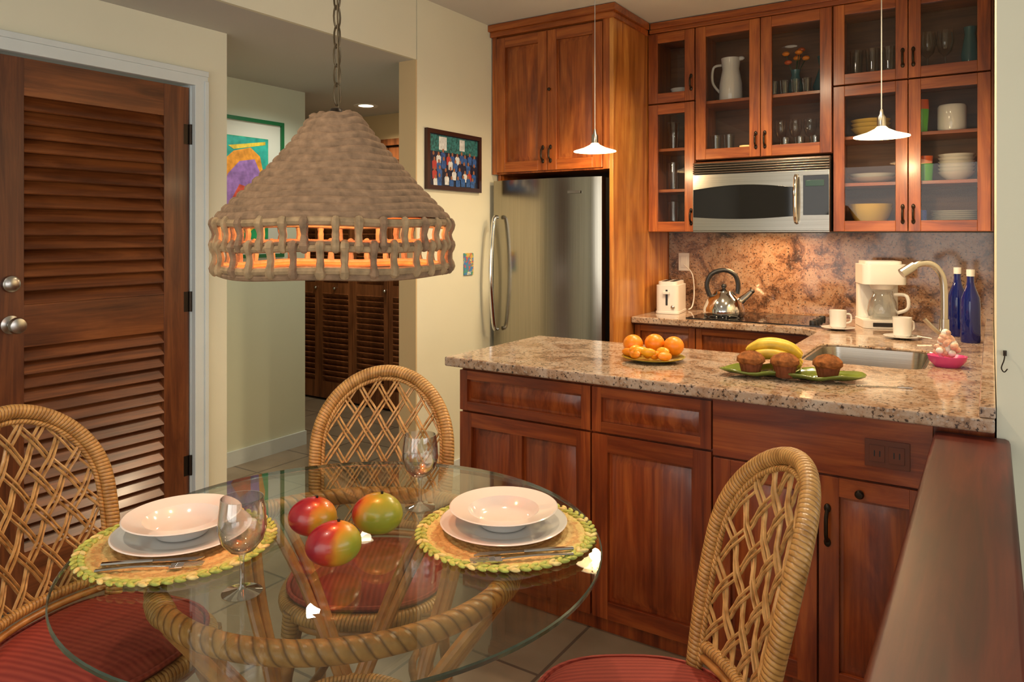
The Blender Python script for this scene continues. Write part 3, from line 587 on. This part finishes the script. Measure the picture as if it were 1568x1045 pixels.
for row,(zz,nn) in enumerate(((1.845,10),(1.80,9),(1.755,9),(1.71,8))):
    for k in range(nn):
        yy=3.165+(k+0.5+rr.uniform(-.2,.2))*0.415/nn; zz2=zz+rr.uniform(-.012,.012); mm=rr.choice([pWh,pBl,pBl,pNv,pPk,pWh,pBl]); x=-2.5886+row*0.0003+k*0.00002
        flat(b,x,[(yy-0.018,zz2-0.045),(yy+0.018,zz2-0.045),(yy+0.021,zz2-0.005),(yy+0.008,zz2+0.006),(yy-0.008,zz2+0.006),(yy-0.021,zz2-0.005)],mm)
        flat(b,x+0.0001,[(yy+0.009*math.cos(q*pi/4),zz2+0.012+0.012*math.sin(q*pi/4)) for q in range(8)],pSk)
b.obj('framed_photograph',smooth=0,fixn=False)
b=frame(-3.8295,2.42,3.17,1.25,2.11,0.022,greenF,matW,pGreen,0.095)
xa=-3.8190
def shape(pts,m,lv): flat(b,xa+lv*0.0004,pts,m)
y_a,y_b,z_a,z_b=2.54,3.05,1.37,1.99
shape([(y_a,1.75),(2.75,1.80),(2.90,1.70),(y_b,1.78),(y_b,z_b),(y_a,z_b)],pTeal,1)
shape([(2.56,1.60),(2.66,1.78),(2.80,1.90),(2.92,1.93),(2.99,1.88),(3.03,1.72),(2.98,1.50),(2.80,1.42),(2.60,1.45)],pOr,2)
shape([(2.70,1.60),(2.76,1.76),(2.84,1.84),(2.95,1.86),(2.99,1.78),(2.98,1.60),(2.90,1.50),(2.76,1.50)],pPur,3)
shape([(2.78,1.60),(2.84,1.70),(2.92,1.68),(2.92,1.58),(2.84,1.54)],pRed,4)
shape([(y_a,z_a),(2.85,z_a),(2.72,1.46),(y_a,1.52)],pRed,3); shape([(2.85,z_a),(y_b,z_a),(y_b,1.52),(2.92,1.48)],pGreen,3); shape([(2.76,1.93),(2.80,1.91),(3.03,1.955),(3.03,1.975)],pYel,4)
shape([(2.74,1.44),(2.84,1.49),(2.98,1.52),(3.02,1.60),(3.04,1.50),(2.90,1.40)],pYel,4)
b.obj('framed_painting',smooth=0,fixn=False)
b=MB(); b.box(-2.5995,-2.59,3.47,3.56,1.155,1.285,artC); b.obj('painted_wall_tile',bev=0.002)

# ------------------------------------------------------------------ pendants
cordM=plain('cord',(0.45,0.45,0.43),0.5)
def pendant(x,y,z):
    b=MB(); b.lathe([(0.112,0.0),(0.112,0.004),(0.06,0.020),(0.028,0.036),(0.018,0.046)],shadeW,40)
    b.lathe([(0.018,0.044),(0.018,0.085),(0.009,0.10),(0.006,0.12),(0,0.12)],nickel,20); b.ell((0,0,0.028),(0.013,0.013,0.02),bulbM,12,8)
    b.cyl((0,0,0.11),(0,0,CZ-z-0.02),0.0022,cordM,6); b.lathe([(0.0,CZ-z-0.03),(0.05,CZ-z-0.022),(0.055,CZ-z),(0,CZ-z)],nickel,24)
    b.obj('pendant_light',(x,y,z),solid=0)
    l=bpy.data.lights.new('pendant_lamp','POINT'); l.energy=8; l.color=(1,0.70,0.38); l.shadow_soft_size=0.03
    o=bpy.data.objects.new('pendant_lamp_source',l); o.location=(x,y,z-0.03); scene.collection.objects.link(o)
pendant(-1.765,3.52,1.835); pendant(-0.40,3.56,1.82)

# ------------------------------------------------------------------ woven pendant lampshade
LX,LY=-1.166,1.108
b=MB(); key=[(0.0,1.652),(0.036,1.652),(0.053,1.645),(0.075,1.615),(0.103,1.578),(0.138,1.535),(0.172,1.497),(0.206,1.465),(0.232,1.440),(0.239,1.428)]
P=[Vector((k[0],0,k[1])) for k in key]; seg=[]; tot=0
for i in range(len(P)-1): seg.append((P[i+1]-P[i]).length); tot+=seg[-1]
def at(s):
    for i,l in enumerate(seg):
        if s<=l or i==len(seg)-1: t=max(0,min(1,s/l)); return P[i].lerp(P[i+1],t),(P[i+1]-P[i]).normalized()
        s-=l
coils=17; prof=[]
for i in range(coils*4+1):
    s=tot*i/(coils*4); p,t=at(s); nrm=Vector((-t.z,0,t.x)); nrm=nrm if nrm.z>=0 or nrm.x>0 else -nrm
    off=[0,0.0034,0.0040,0.0036][i%4]
    q=p+nrm*off; prof.append((max(0,q.x) if i else 0,q.z))
segn=120; rings=[]
for j,(r_,z_) in enumerate(prof):
    rr_=[]
    for k in range(segn):
        a=2*pi*k/segn; w=1+0.008*math.sin(3*a+0.5)*min(1,r_/0.1)+0.004*math.sin(7*a+j*0.07); zz=z_+0.003*math.sin(2*a+1)+0.0022*math.sin(5*a+j*0.12)
        rr_.append(b.av((r_*w*math.cos(a),r_*w*math.sin(a),zz)))
    rings.append(rr_)
for j in range(len(rings)-1):
    for k in range(segn): k2=(k+1)%segn; b.af([rings[j][k],rings[j][k2],rings[j+1][k2],rings[j+1][k]],wick)
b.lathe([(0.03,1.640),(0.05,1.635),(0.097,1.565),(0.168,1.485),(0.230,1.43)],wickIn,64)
def circ(r,z,n=96,amp=0.002,ph=0): return [(r*math.cos(2*pi*k/n),r*math.sin(2*pi*k/n),z+amp*math.sin(5*2*pi*k/n+ph)) for k in range(n)]
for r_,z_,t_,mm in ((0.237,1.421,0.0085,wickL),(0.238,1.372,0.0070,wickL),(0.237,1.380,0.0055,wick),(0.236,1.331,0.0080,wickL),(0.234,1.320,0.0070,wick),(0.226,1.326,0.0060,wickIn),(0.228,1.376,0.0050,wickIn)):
    b.tube(circ(r_,z_),t_,mm,8,True)
nk=32
for row,(za,zb) in enumerate(((1.420,1.376),(1.376,1.328))):
    for k in range(nk):
        a=2*pi*(k+0.5*row)/nk+random.uniform(-0.02,0.02); r0=0.236; ca,sa=math.cos(a),math.sin(a)
        pts=[(ca*(r0+0.002),sa*(r0+0.002),za+0.009),(ca*(r0+0.008),sa*(r0+0.008),za-0.002),(ca*(r0+0.003),sa*(r0+0.003),(za+zb)/2),(ca*(r0+0.007),sa*(r0+0.007),zb+0.002),(ca*(r0+0.001),sa*(r0+0.001),zb-0.009)]
        b.tube(cat(pts,3),[q*random.uniform(1.0,1.25) for q in (0.0055,0.0070,0.0080,0.0080,0.0068,0.0062,0.006,0.0062,0.0068,0.0080,0.0080,0.0070,0.005)],wickL if (k+row)%3 else wick,8)
b.lathe([(0.0,1.50),(0.02,1.505),(0.03,1.53),(0.026,1.56),(0.014,1.585)],bulbM,20); b.lathe([(0.017,1.58),(0.017,1.64),(0,1.645)],bronze,16)
b.lathe([(0.0,1.668),(0.012,1.665),(0.02,1.655),(0.03,1.652)],bronze,16)
z=1.672; i=0
while z<CZ-0.02:
    pts=[]
    for k in range(14):
        a=2*pi*k/14; u=0.009*math.cos(a); w=0.024*math.sin(a); pts.append((u if i%2 else 0.002,0.002 if i%2 else u,z+0.024+w))
    b.tube(pts,0.0022,chainM,6,True); z+=0.041; i+=1
b.tube(cat([(0.003,0.004,1.66),(0.006,-0.003,1.9),(-0.004,0.005,2.15),(0.005,0.003,2.4),(0,0,2.66)],5),0.002,chainM,6)
b.lathe([(0,CZ-0.03),(0.05,CZ-0.02),(0.06,CZ),(0,CZ)],bronze,24)
b.obj('woven_pendant_lamp',(LX,LY,0),fixn=False)
l=bpy.data.lights.new('shade_bulb','POINT'); l.energy=7; l.color=(1,0.50,0.20); l.shadow_soft_size=0.03
o=bpy.data.objects.new('shade_bulb_source',l); o.location=(LX,LY,1.48); scene.collection.objects.link(o)

# ------------------------------------------------------------------ table
TX,TY=-1.148,1.119
b=MB(); n=96; r=0.54; ang=[2*pi*k/n for k in range(n)]
top=[b.av((0.537*math.cos(a),0.537*math.sin(a),0.750)) for a in ang]; e1=[b.av((r*math.cos(a),r*math.sin(a),0.748)) for a in ang]; e2=[b.av((r*math.cos(a),r*math.sin(a),0.742)) for a in ang]; bot=[b.av((0.537*math.cos(a),0.537*math.sin(a),0.740)) for a in ang]
b.af(top,tableG); b.af(bot[::-1],tableG)
for p,q in ((bot,e2),(e2,e1),(e1,top)):
    for k in range(n): k2=(k+1)%n; b.af([p[k],p[k2],q[k2],q[k]],tableE)
emp=bpy.data.objects.new('rattan_glass_table',None); scene.collection.objects.link(emp); emp.location=(TX,TY,0)
b.obj('glass_top',parent=emp,smooth=30)
b=MB(); nodes=[math.radians(a) for a in (10,90,170,250)]
RR=0.365
def ringp(r,z,n=100): return [(r*math.cos(2*pi*k/n),r*math.sin(2*pi*k/n),z) for k in range(n)]
b.tube(ringp(RR,0.716),0.0205,ratT,16,True)
b.tube(ringp(0.30,0.022),0.020,ratT,12,True)
b.tube(ringp(0.155,0.36),0.013,rat,10,True)
for a in nodes:
    b.tube([(RR*math.cos(a+t),RR*math.sin(a+t),0.7145) for t in (-0.15,-0.08,0,0.08,0.15)],[0.019,0.0235,0.0245,0.0235,0.019],rat,14)
    for s in (-1,1):
        for da in (0.10,0.30):
            A0=a+s*da*0.5
            pts=[(RR*math.cos(A0),RR*math.sin(A0),0.70),(0.27*math.cos(A0+s*0.15),0.27*math.sin(A0+s*0.15),0.56),(0.165*math.cos(A0+s*0.45),0.165*math.sin(A0+s*0.45),0.37),(0.21*math.cos(A0+s*0.8),0.21*math.sin(A0+s*0.8),0.18),(0.30*math.cos(A0+s*0.95),0.30*math.sin(A0+s*0.95),0.02)]
            b.tube(cat(pts,7),0.0125,ratP,10)
b.obj('rattan_base',parent=emp)

# ------------------------------------------------------------------ chairs
def chair(x,y,rz):
    b=MB(); 
    def sq(r,z,n=48,p=2.6): 
        out=[]
        for k in range(n):
            a=2*pi*k/n; c,s=math.cos(a),math.sin(a); out.append((r*math.copysign(abs(c)**(2/p),c),r*math.copysign(abs(s)**(2/p),s),z))
        return out
    b.tube(sq(0.218,0.415),0.021,rat,12,True); b.tube(sq(0.205,0.38),0.012,ratP,8,True)
    rings=[]
    for r,z in ((0.0,0.478),(0.07,0.479),(0.13,0.476),(0.175,0.468),(0.202,0.453),(0.210,0.438),(0.200,0.425),(0.15,0.422)):
        if r==0: rings.append([b.av((0,0,z))])
        else: rings.append([b.av(p) for p in sq(r,z)])
    for i in range(len(rings)-1):
        for k in range(48):
            k2=(k+1)%48
            if i==0: b.af([rings[0][0],rings[1][k],rings[1][k2]],red)
            else: b.af([rings[i][k],rings[i+1][k],rings[i+1][k2],rings[i][k2]],red)
    b.tube([(*p[:2],0.447) for p in sq(0.213,0.447)],0.006,red,6,True)
    for sx in (-1,1):
        b.tube(cat([(sx*0.17,-0.17,0.42),(sx*0.185,-0.185,0.22),(sx*0.20,-0.20,0.0)],5),0.017,ratP,10)
        b.tube(cat([(sx*0.17,0.17,0.42),(sx*0.185,0.20,0.22),(sx*0.20,0.24,0.0)],5),0.017,ratP,10)
        b.tube(cat([(sx*0.18,-0.18,0.16),(sx*0.12,0,0.19),(sx*0.185,0.205,0.16)],5),0.011,ratP,8)
        b.tube(cat([(sx*0.185,-0.185,0.20),(sx*0.17,-0.10,0.34),(sx*0.16,0,0.39),(sx*0.17,0.11,0.34),(sx*0.187,0.2,0.20)],5),0.010,ratP,8)
        b.tube([(sx*0.176,-0.176,0.36),(sx*0.172,-0.172,0.42)],0.0215,rat,10)
    for yy in (-0.185,0.205): b.tube(cat([(-0.185,yy,0.17),(0,yy*0.8,0.20),(0.185,yy,0.17)],5),0.011,ratP,8)
    def surf(px,pz,off=0):
        return (px,0.185+(pz-0.42)*0.235-1.35*px*px+off,pz)
    z1=0.73; zt=0.955; W=0.206
    def hw(z):
        if z<=z1: t=max(0,(z-0.40)/(z1-0.40)); return 0.172+(W-0.172)*math.sin(t*pi/2)
        t=(z-z1)/(zt-z1)
        return W*max(0,1-t**2.1)**0.5 if t<1 else 0
    left=[]
    for i in range(9): z=0.37+(z1-0.37)*i/8; left.append((-hw(max(z,0.40)),z))
    arc=[]
    for i in range(1,30):
        a=pi-pi*i/30; arc.append((W*math.cos(a),z1+(zt-z1)*math.sin(a)**0.93))
    right=[(-p[0],p[1]) for p in left[::-1]]
    out=left+arc+right
    b.tube([surf(*p) for p in out],0.0185,rat,14)
    b.tube([surf(p[0]*0.895,p[1]-(0.024*(max(0,p[1]-z1)/(zt-z1))),-0.004) for p in out],0.0068,rat,8)
    b.tube([surf(xx/10*0.165,0.50) for xx in range(-10,11)],0.013,rat,10)
    b.tube([surf(xx/10*0.165,0.475) for xx in range(-10,11)],0.009,ratP,8)
    sl=1.55; step=0.094
    for d in (-1,1):
        for j in range(-8,18):
            c0=0.40+j*step
            for dd in (-0.0062,0.0062):
                run=[]
                def flush():
                    if len(run)>3:
                        q=run[::4]; 
                        if (len(run)-1)%4: q.append(run[-1])
                        b.tube(q,0.0042,ratS,6,flat=0.8)
                for i in range(0,121):
                    px=-0.21+0.42*i/120; pz=c0+dd*sl+d*sl*px
                    wv=0.0045*math.cos(px/(step/sl)*pi*2)*d
                    if pz>0.50 and pz<zt and abs(px)<hw(pz+0.012)*0.955: run.append(surf(px,pz,wv))
                    else:
                        flush(); run=[]
                flush()
    b.obj('rattan_dining_chair',(x,y,0),rz,smooth=50)
chair(-1.472,1.526,math.radians(33.5)); chair(-1.747,0.921,math.radians(105)); chair(-0.575,1.348,math.radians(-57))

# ------------------------------------------------------------------ table setting
def placemat(x,y):
    b=MB(); seg=132; n=13; prof=[]
    for i in range(n*4+1): prof.append((max(0.186*i/(n*4),0.001),i))
    rings=[]
    for rr_,i in prof:
        ring=i//4; row=[]
        for k in range(seg):
            a=2*pi*k/seg; h=0.003+0.0034*abs(math.sin(pi*i/4))*(0.65+0.35*math.sin(44*a+(pi if ring%2 else 0)))
            row.append(b.av((rr_*math.cos(a),rr_*math.sin(a),h)))
        rings.append(row)
    rings.append([b.av((0.186*math.cos(2*pi*k/seg),0.186*math.sin(2*pi*k/seg),0.0005)) for k in range(seg)])
    for j in range(len(rings)-1):
        for k in range(seg): k2=(k+1)%seg; b.af([rings[j][k],rings[j][k2],rings[j+1][k2],rings[j+1][k]],matM)
    nn=56
    for k in range(nn):
        a=2*pi*k/nn; m=matG if k%4 else matY
        for rad,sl_ in ((0.178,0.5),(0.190,-0.5)):
            b.M=Matrix.Translation((rad*math.cos(a),rad*math.sin(a),0.0045))@R(a+pi/2+sl_,'Z'); b.ell((0,0,0),(0.0125,0.0055,0.004),m,8,6)
    b.M=Matrix.Identity(4)
    b.obj('woven_placemat',(x,y,0.7503),smooth=60)
def plates(x,y):
    b=MB(); b.lathe([(0,0.0),(0.085,0.0),(0.09,0.004),(0.135,0.014),(0.139,0.0165),(0.136,0.018),(0.09,0.009),(0.08,0.006),(0,0.006)],white,64); b.obj('dinner_plate',(x,y,0.7572))
    b=MB(); b.lathe([(0,0.0),(0.05,0.0),(0.055,0.004),(0.078,0.028),(0.115,0.038),(0.1185,0.0405),(0.116,0.042),(0.078,0.034),(0.066,0.018),(0.05,0.009),(0,0.008)],white,64); b.obj('soup_bowl',(x,y,0.7645))
for mx_,my_,px_,py_ in ((-0.884,1.334,-0.895,1.342),(-1.425,0.912,-1.44,0.93)): placemat(mx_,my_); plates(px_,py_)
def cutl(kind,p0,p1):
    b=MB(); ln=math.dist(p0,p1)
    if kind=='fork':
        b.tube(cat([(0,0,0.003),(ln*0.35,0,0.006),(ln*0.68,0,0.004),(ln*0.74,0,0.003)],4),[0.0055,0.005,0.0045,0.004,0.004,0.0035,0.0035,0.003,0.003,0.003,0.004,0.005,0.006],chrome,8,flat=0.4)
        b.obox((ln*0.79,0,0.003),(0.024,0.022,0.002),Matrix.Identity(3),chrome)
        for q in (-0.009,-0.003,0.003,0.009): b.obox((ln*0.92,q,0.0045),(0.05,0.0028,0.0018),Matrix.Identity(3),chrome)
    else:
        b.tube([(0,0,0.004),(ln*0.25,0,0.005),(ln*0.5,0,0.005)],[0.006,0.0065,0.005],chrome,8,flat=0.5)
        b.prism([(ln*0.5,-0.005),(ln*0.93,-0.009),(ln*0.99,0.0),(ln,0.006),(ln*0.5,0.005)],0.003,0.005,chrome)
    b.obj('dinner_fork' if kind=='fork' else 'table_knife',(p0[0],p0[1],0.7570),math.atan2(p1[1]-p0[1],p1[0]-p0[0]))
cutl('knife',(-0.712,1.322),(-0.862,1.184)); cutl('fork',(-0.700,1.300),(-0.845,1.165))
cutl('knife',(-1.440,0.760),(-1.300,0.885)); cutl('fork',(-1.425,0.740),(-1.285,0.862))
def wineglass(x,y):
    b=MB(); b.lathe([(0,0.0005),(0.034,0.001),(0.0345,0.0025),(0.022,0.005),(0.008,0.009),(0.0042,0.016),(0.0038,0.062),(0.007,0.070),(0.022,0.077),(0.036,0.094),(0.0415,0.115),(0.0402,0.14),(0.0362,0.168),(0.0350,0.168),(0.0386,0.14),(0.0398,0.115),(0.0345,0.096),(0.02,0.081),(0,0.077)],wineG,48); b.obj('wine_glass',(x,y,0.7502),scale=1.03)
wineglass(-1.134,0.849); wineglass(-1.135,1.345)
def mangoobj(x,y,m,r,rz):
    b=MB(); b.M=R(0.25,'Y'); n=16; b.lathe([(0,-1)]+[(math.sin(pi*i/n)*(1+0.06*math.cos(pi*i/n)),-math.cos(pi*i/n)) for i in range(1,n)]+[(0,1)],m,32)
    b.v=[(p[0]*r*1.18,p[1]*r*0.95,p[2]*r*0.92) for p in b.v]
    b.M=Matrix.Identity(4); b.tube([(r*0.2,0,r*0.86),(r*0.2,0,r*1.0)],0.003,bronze,6); b.obj('mango',(x,y,0.7505+r*0.92),rz,smooth=60)
mangoobj(-1.225,1.096,mangA,0.044,0.6); mangoobj(-1.115,1.180,mangB,0.047,0.5); mangoobj(-1.080,1.020,mangC,0.046,0.9)

# ------------------------------------------------------------------ counter food
b=MB(); b.lathe([(0,0.0),(0.06,0.0),(0.115,0.012),(0.12,0.016),(0.114,0.016),(0.06,0.006),(0,0.006)],plateY,40); 
b.obj('orange_serving_plate',(-1.085,2.66,0.9145))
b=MB()
for x,y,z in ((-0.09,0.015,0),(-0.015,0.05,0.004),(0.062,0.052,0)): b.ell((x,y,0.012+0.038+z),(0.039,0.039,0.037),orangeM,20,12)
b.obj('orange_fruit',(-1.085,2.66,0.9175))
b=MB()
for i in range(9):
    x=-0.085+0.019*i; y=-0.055+0.02*math.sin(i*2.1)+0.05*abs(i-4)/8
    b.M=Matrix.Translation((x,y,0.024+0.012*(i%2)))@R(i*1.3,'Z')@R(0.6,'X'); 
    b.ell((0,0,0),(0.030,0.014,0.018),orangeC if i%2 else orangeM,14,8)
b.M=Matrix.Identity(4); b.obj('orange_wedges',(-1.085,2.655,0.9185))
def leafplate(x,y,rz,l,w):
    b=MB(); n=28; rings=[]
    for s,z in ((0.0,0.004),(0.5,0.004),(0.75,0.008),(0.92,0.016),(1.0,0.022)):
        rr_=[]
        for k in range(n):
            a=2*pi*k/n; rad=s*(1+0.10*math.cos(2*a)); tip=1+0.18*max(0,math.cos(a))**6
            rr_.append(b.av((l*rad*math.cos(a)*tip,w*rad*math.sin(a),z+0.004*math.sin(5*a)*s)) if s else b.av((0.0001*math.cos(a),0.0001*math.sin(a),z)))
        rings.append(rr_)
    for j in range(len(rings)-1):
        for k in range(n): k2=(k+1)%n; b.af([rings[j][k],rings[j][k2],rings[j+1][k2],rings[j+1][k]],leafP)
    b.obj('leaf_shaped_plate',(x,y,0.9165),rz,solid=0.004,smooth=60)
leafplate(-0.655,2.585,0.55+pi,0.115,0.09); leafplate(-0.49,2.60,0.3,0.12,0.085)
def muffin(x,y):
    b=MB(); n=40; rb=[b.av(((0.024+(0.0016 if k%2 else 0))*math.cos(2*pi*k/n),(0.024+(0.0016 if k%2 else 0))*math.sin(2*pi*k/n),0)) for k in range(n)]; rt=[b.av(((0.033+(0.0022 if k%2 else 0))*math.cos(2*pi*k/n),(0.033+(0.0022 if k%2 else 0))*math.sin(2*pi*k/n),0.038)) for k in range(n)]
    for k in range(n): k2=(k+1)%n; b.af([rb[k],rb[k2],rt[k2],rt[k]],wrapM)
    b.af(rb[::-1],wrapM)
    rings=[]
    for r_,z_ in ((0.034,0.034),(0.041,0.040),(0.040,0.050),(0.030,0.061),(0.015,0.068),(0.001,0.070)):
        rings.append([b.av((r_*math.cos(2*pi*k/n),r_*math.sin(2*pi*k/n),z_+random.uniform(-0.0018,0.0018))) for k in range(n)])
    for j in range(len(rings)-1):
        for k in range(n): k2=(k+1)%n; b.af([rings[j][k],rings[j][k2],rings[j+1][k2],rings[j+1][k]],mufM)
    b.obj('muffin',(x,y,0.9235),scale=1.14)
muffin(-0.682,2.530); muffin(-0.575,2.545); muffin(-0.450,2.590)
b=MB()
for i,(oy,oz) in enumerate(((-0.01,0.0),(0.030,0.004),(0.070,0.0),(0.012,0.034),(0.050,0.036))):
    pts=cat([(-0.10,oy+0.01,oz+0.012),(-0.05,oy,oz+0.032),(0.0,oy-0.005,oz+0.040),(0.05,oy,oz+0.030),(0.09,oy+0.012,oz+0.006),(0.105,oy+0.016,oz-0.004)],5)
    rs=[0.006+0.0155*min(1,(k/5)) * (1 if k<17 else max(0.2,1-(k-17)/9)) for k in range(len(pts))]
    b.tube(pts,rs,banM,8)
b.obj('banana_bunch',(-0.635,2.625,0.950),0.15,smooth=50,scale=0.88)
b=MB(); b.tube([(0,0,0.002),(0.12,0.02,0.002)],[0.004,0.003],nickel,8,flat=0.5); b.obox((0.14,0.023,0.003),(0.04,0.018,0.002),Matrix.Identity(3),nickel); b.obj('serving_fork',(-0.36,2.56,0.9145),0.2)

b=MB(); b.lathe([(0,0),(0.11,0),(0.15,0.26),(0.165,0.28),(0.15,0.28),(0.13,0.24),(0,0.24)],terr,32)
for i in range(90):
    a=random.random()*2*pi; r_=random.uniform(0.06,0.26); h=random.uniform(0.35,0.82); ca,sa=math.cos(a),math.sin(a)
    b.tube(cat([(0.02*ca,0.02*sa,0.24),(r_*0.4*ca,r_*0.4*sa,h*0.8),(r_*ca,r_*sa,h)],4),0.003,leafD,5)
    t=Vector((ca,sa,-0.4)).normalized(); w=Vector((-sa,ca,0)); c0=Vector((r_*ca,r_*sa,h)); ll=0.10
    idx=[b.av(c0),b.av(c0+t*ll*0.5+w*0.035),b.av(c0+t*ll),b.av(c0+t*ll*0.5-w*0.035)]; b.af(idx,leafD)
b.obj('potted_plant',(0.40,1.72,0),fixn=False)

# ------------------------------------------------------------------ lights
def area(name,loc,rot,sx,sy,e,c):
    l=bpy.data.lights.new(name,'AREA'); l.shape='RECTANGLE'; l.size=sx; l.size_y=sy; l.energy=e; l.color=c
    o=bpy.data.objects.new(name,l); o.location=loc; o.rotation_euler=rot; scene.collection.objects.link(o); return o
def spot(name,loc,e,c,ang=120,tilt=(0,0,0)):
    l=bpy.data.lights.new(name,'SPOT'); l.energy=e; l.color=c; l.spot_size=math.radians(ang); l.spot_blend=0.7; l.shadow_soft_size=0.04
    o=bpy.data.objects.new(name,l); o.location=loc; o.rotation_euler=tilt; scene.collection.objects.link(o)
area('added_daylight_south',(-0.25,-2.35,1.3),(pi/2,0,0),4.2,2.0,60,(1.0,0.93,0.81))  # added area lamp behind the camera, stands in for daylight
area('added_daylight_east',(3.65,0.5,1.2),(pi/2,0,pi/2),3.3,2.1,60,(0.97,0.97,0.95))  # added area lamp from the right, brightens table and left walls
spot('hall_recessed_spot',(-3.85,3.95,2.32),50,(1,0.80,0.55),140)
spot('hall_side_spot',(-3.35,3.0,2.32),20,(0.97,1,0.88),150)
spot('dining_fill_spot',(-1.3,0.3,2.66),42,(1,0.83,0.62))  # added spot to brighten the dining area, no fixture there
spot('kitchen_fill_spot',(-1.15,3.25,2.66),98,(1,0.78,0.50),140); spot('sink_fill_spot',(-0.45,3.0,2.66),78,(1,0.78,0.50),140)  # added warm spots that brighten the kitchen from above
spot('peninsula_fill_spot',(-1.2,1.7,2.66),42,(1,0.80,0.54),130,(0.5,0,0))  # added tilted spot, aimed towards the peninsula front
area('microwave_hood_light',(-1.05,4.38,1.402),(0,0,0),0.4,0.08,6.0,(1,0.56,0.26))
w=bpy.data.worlds.new('World'); scene.world=w; w.use_nodes=True
w.node_tree.nodes['Background'].inputs[0].default_value=(0.90,0.95,1.0,1); w.node_tree.nodes['Background'].inputs[1].default_value=0.65

# ------------------------------------------------------------------ camera
cd=bpy.data.cameras.new('camera'); cam=bpy.data.objects.new('camera',cd); scene.collection.objects.link(cam)
cam.location=(0,0,1.4); cam.rotation_euler=(pi/2,0,math.radians(33.05)); cd.sensor_width=36; cd.lens=36*1128/1568; cd.shift_y=-0.105; cd.clip_start=0.02
scene.camera=cam
scene.view_settings.view_transform='Standard'
scene.view_settings.exposure=0.0
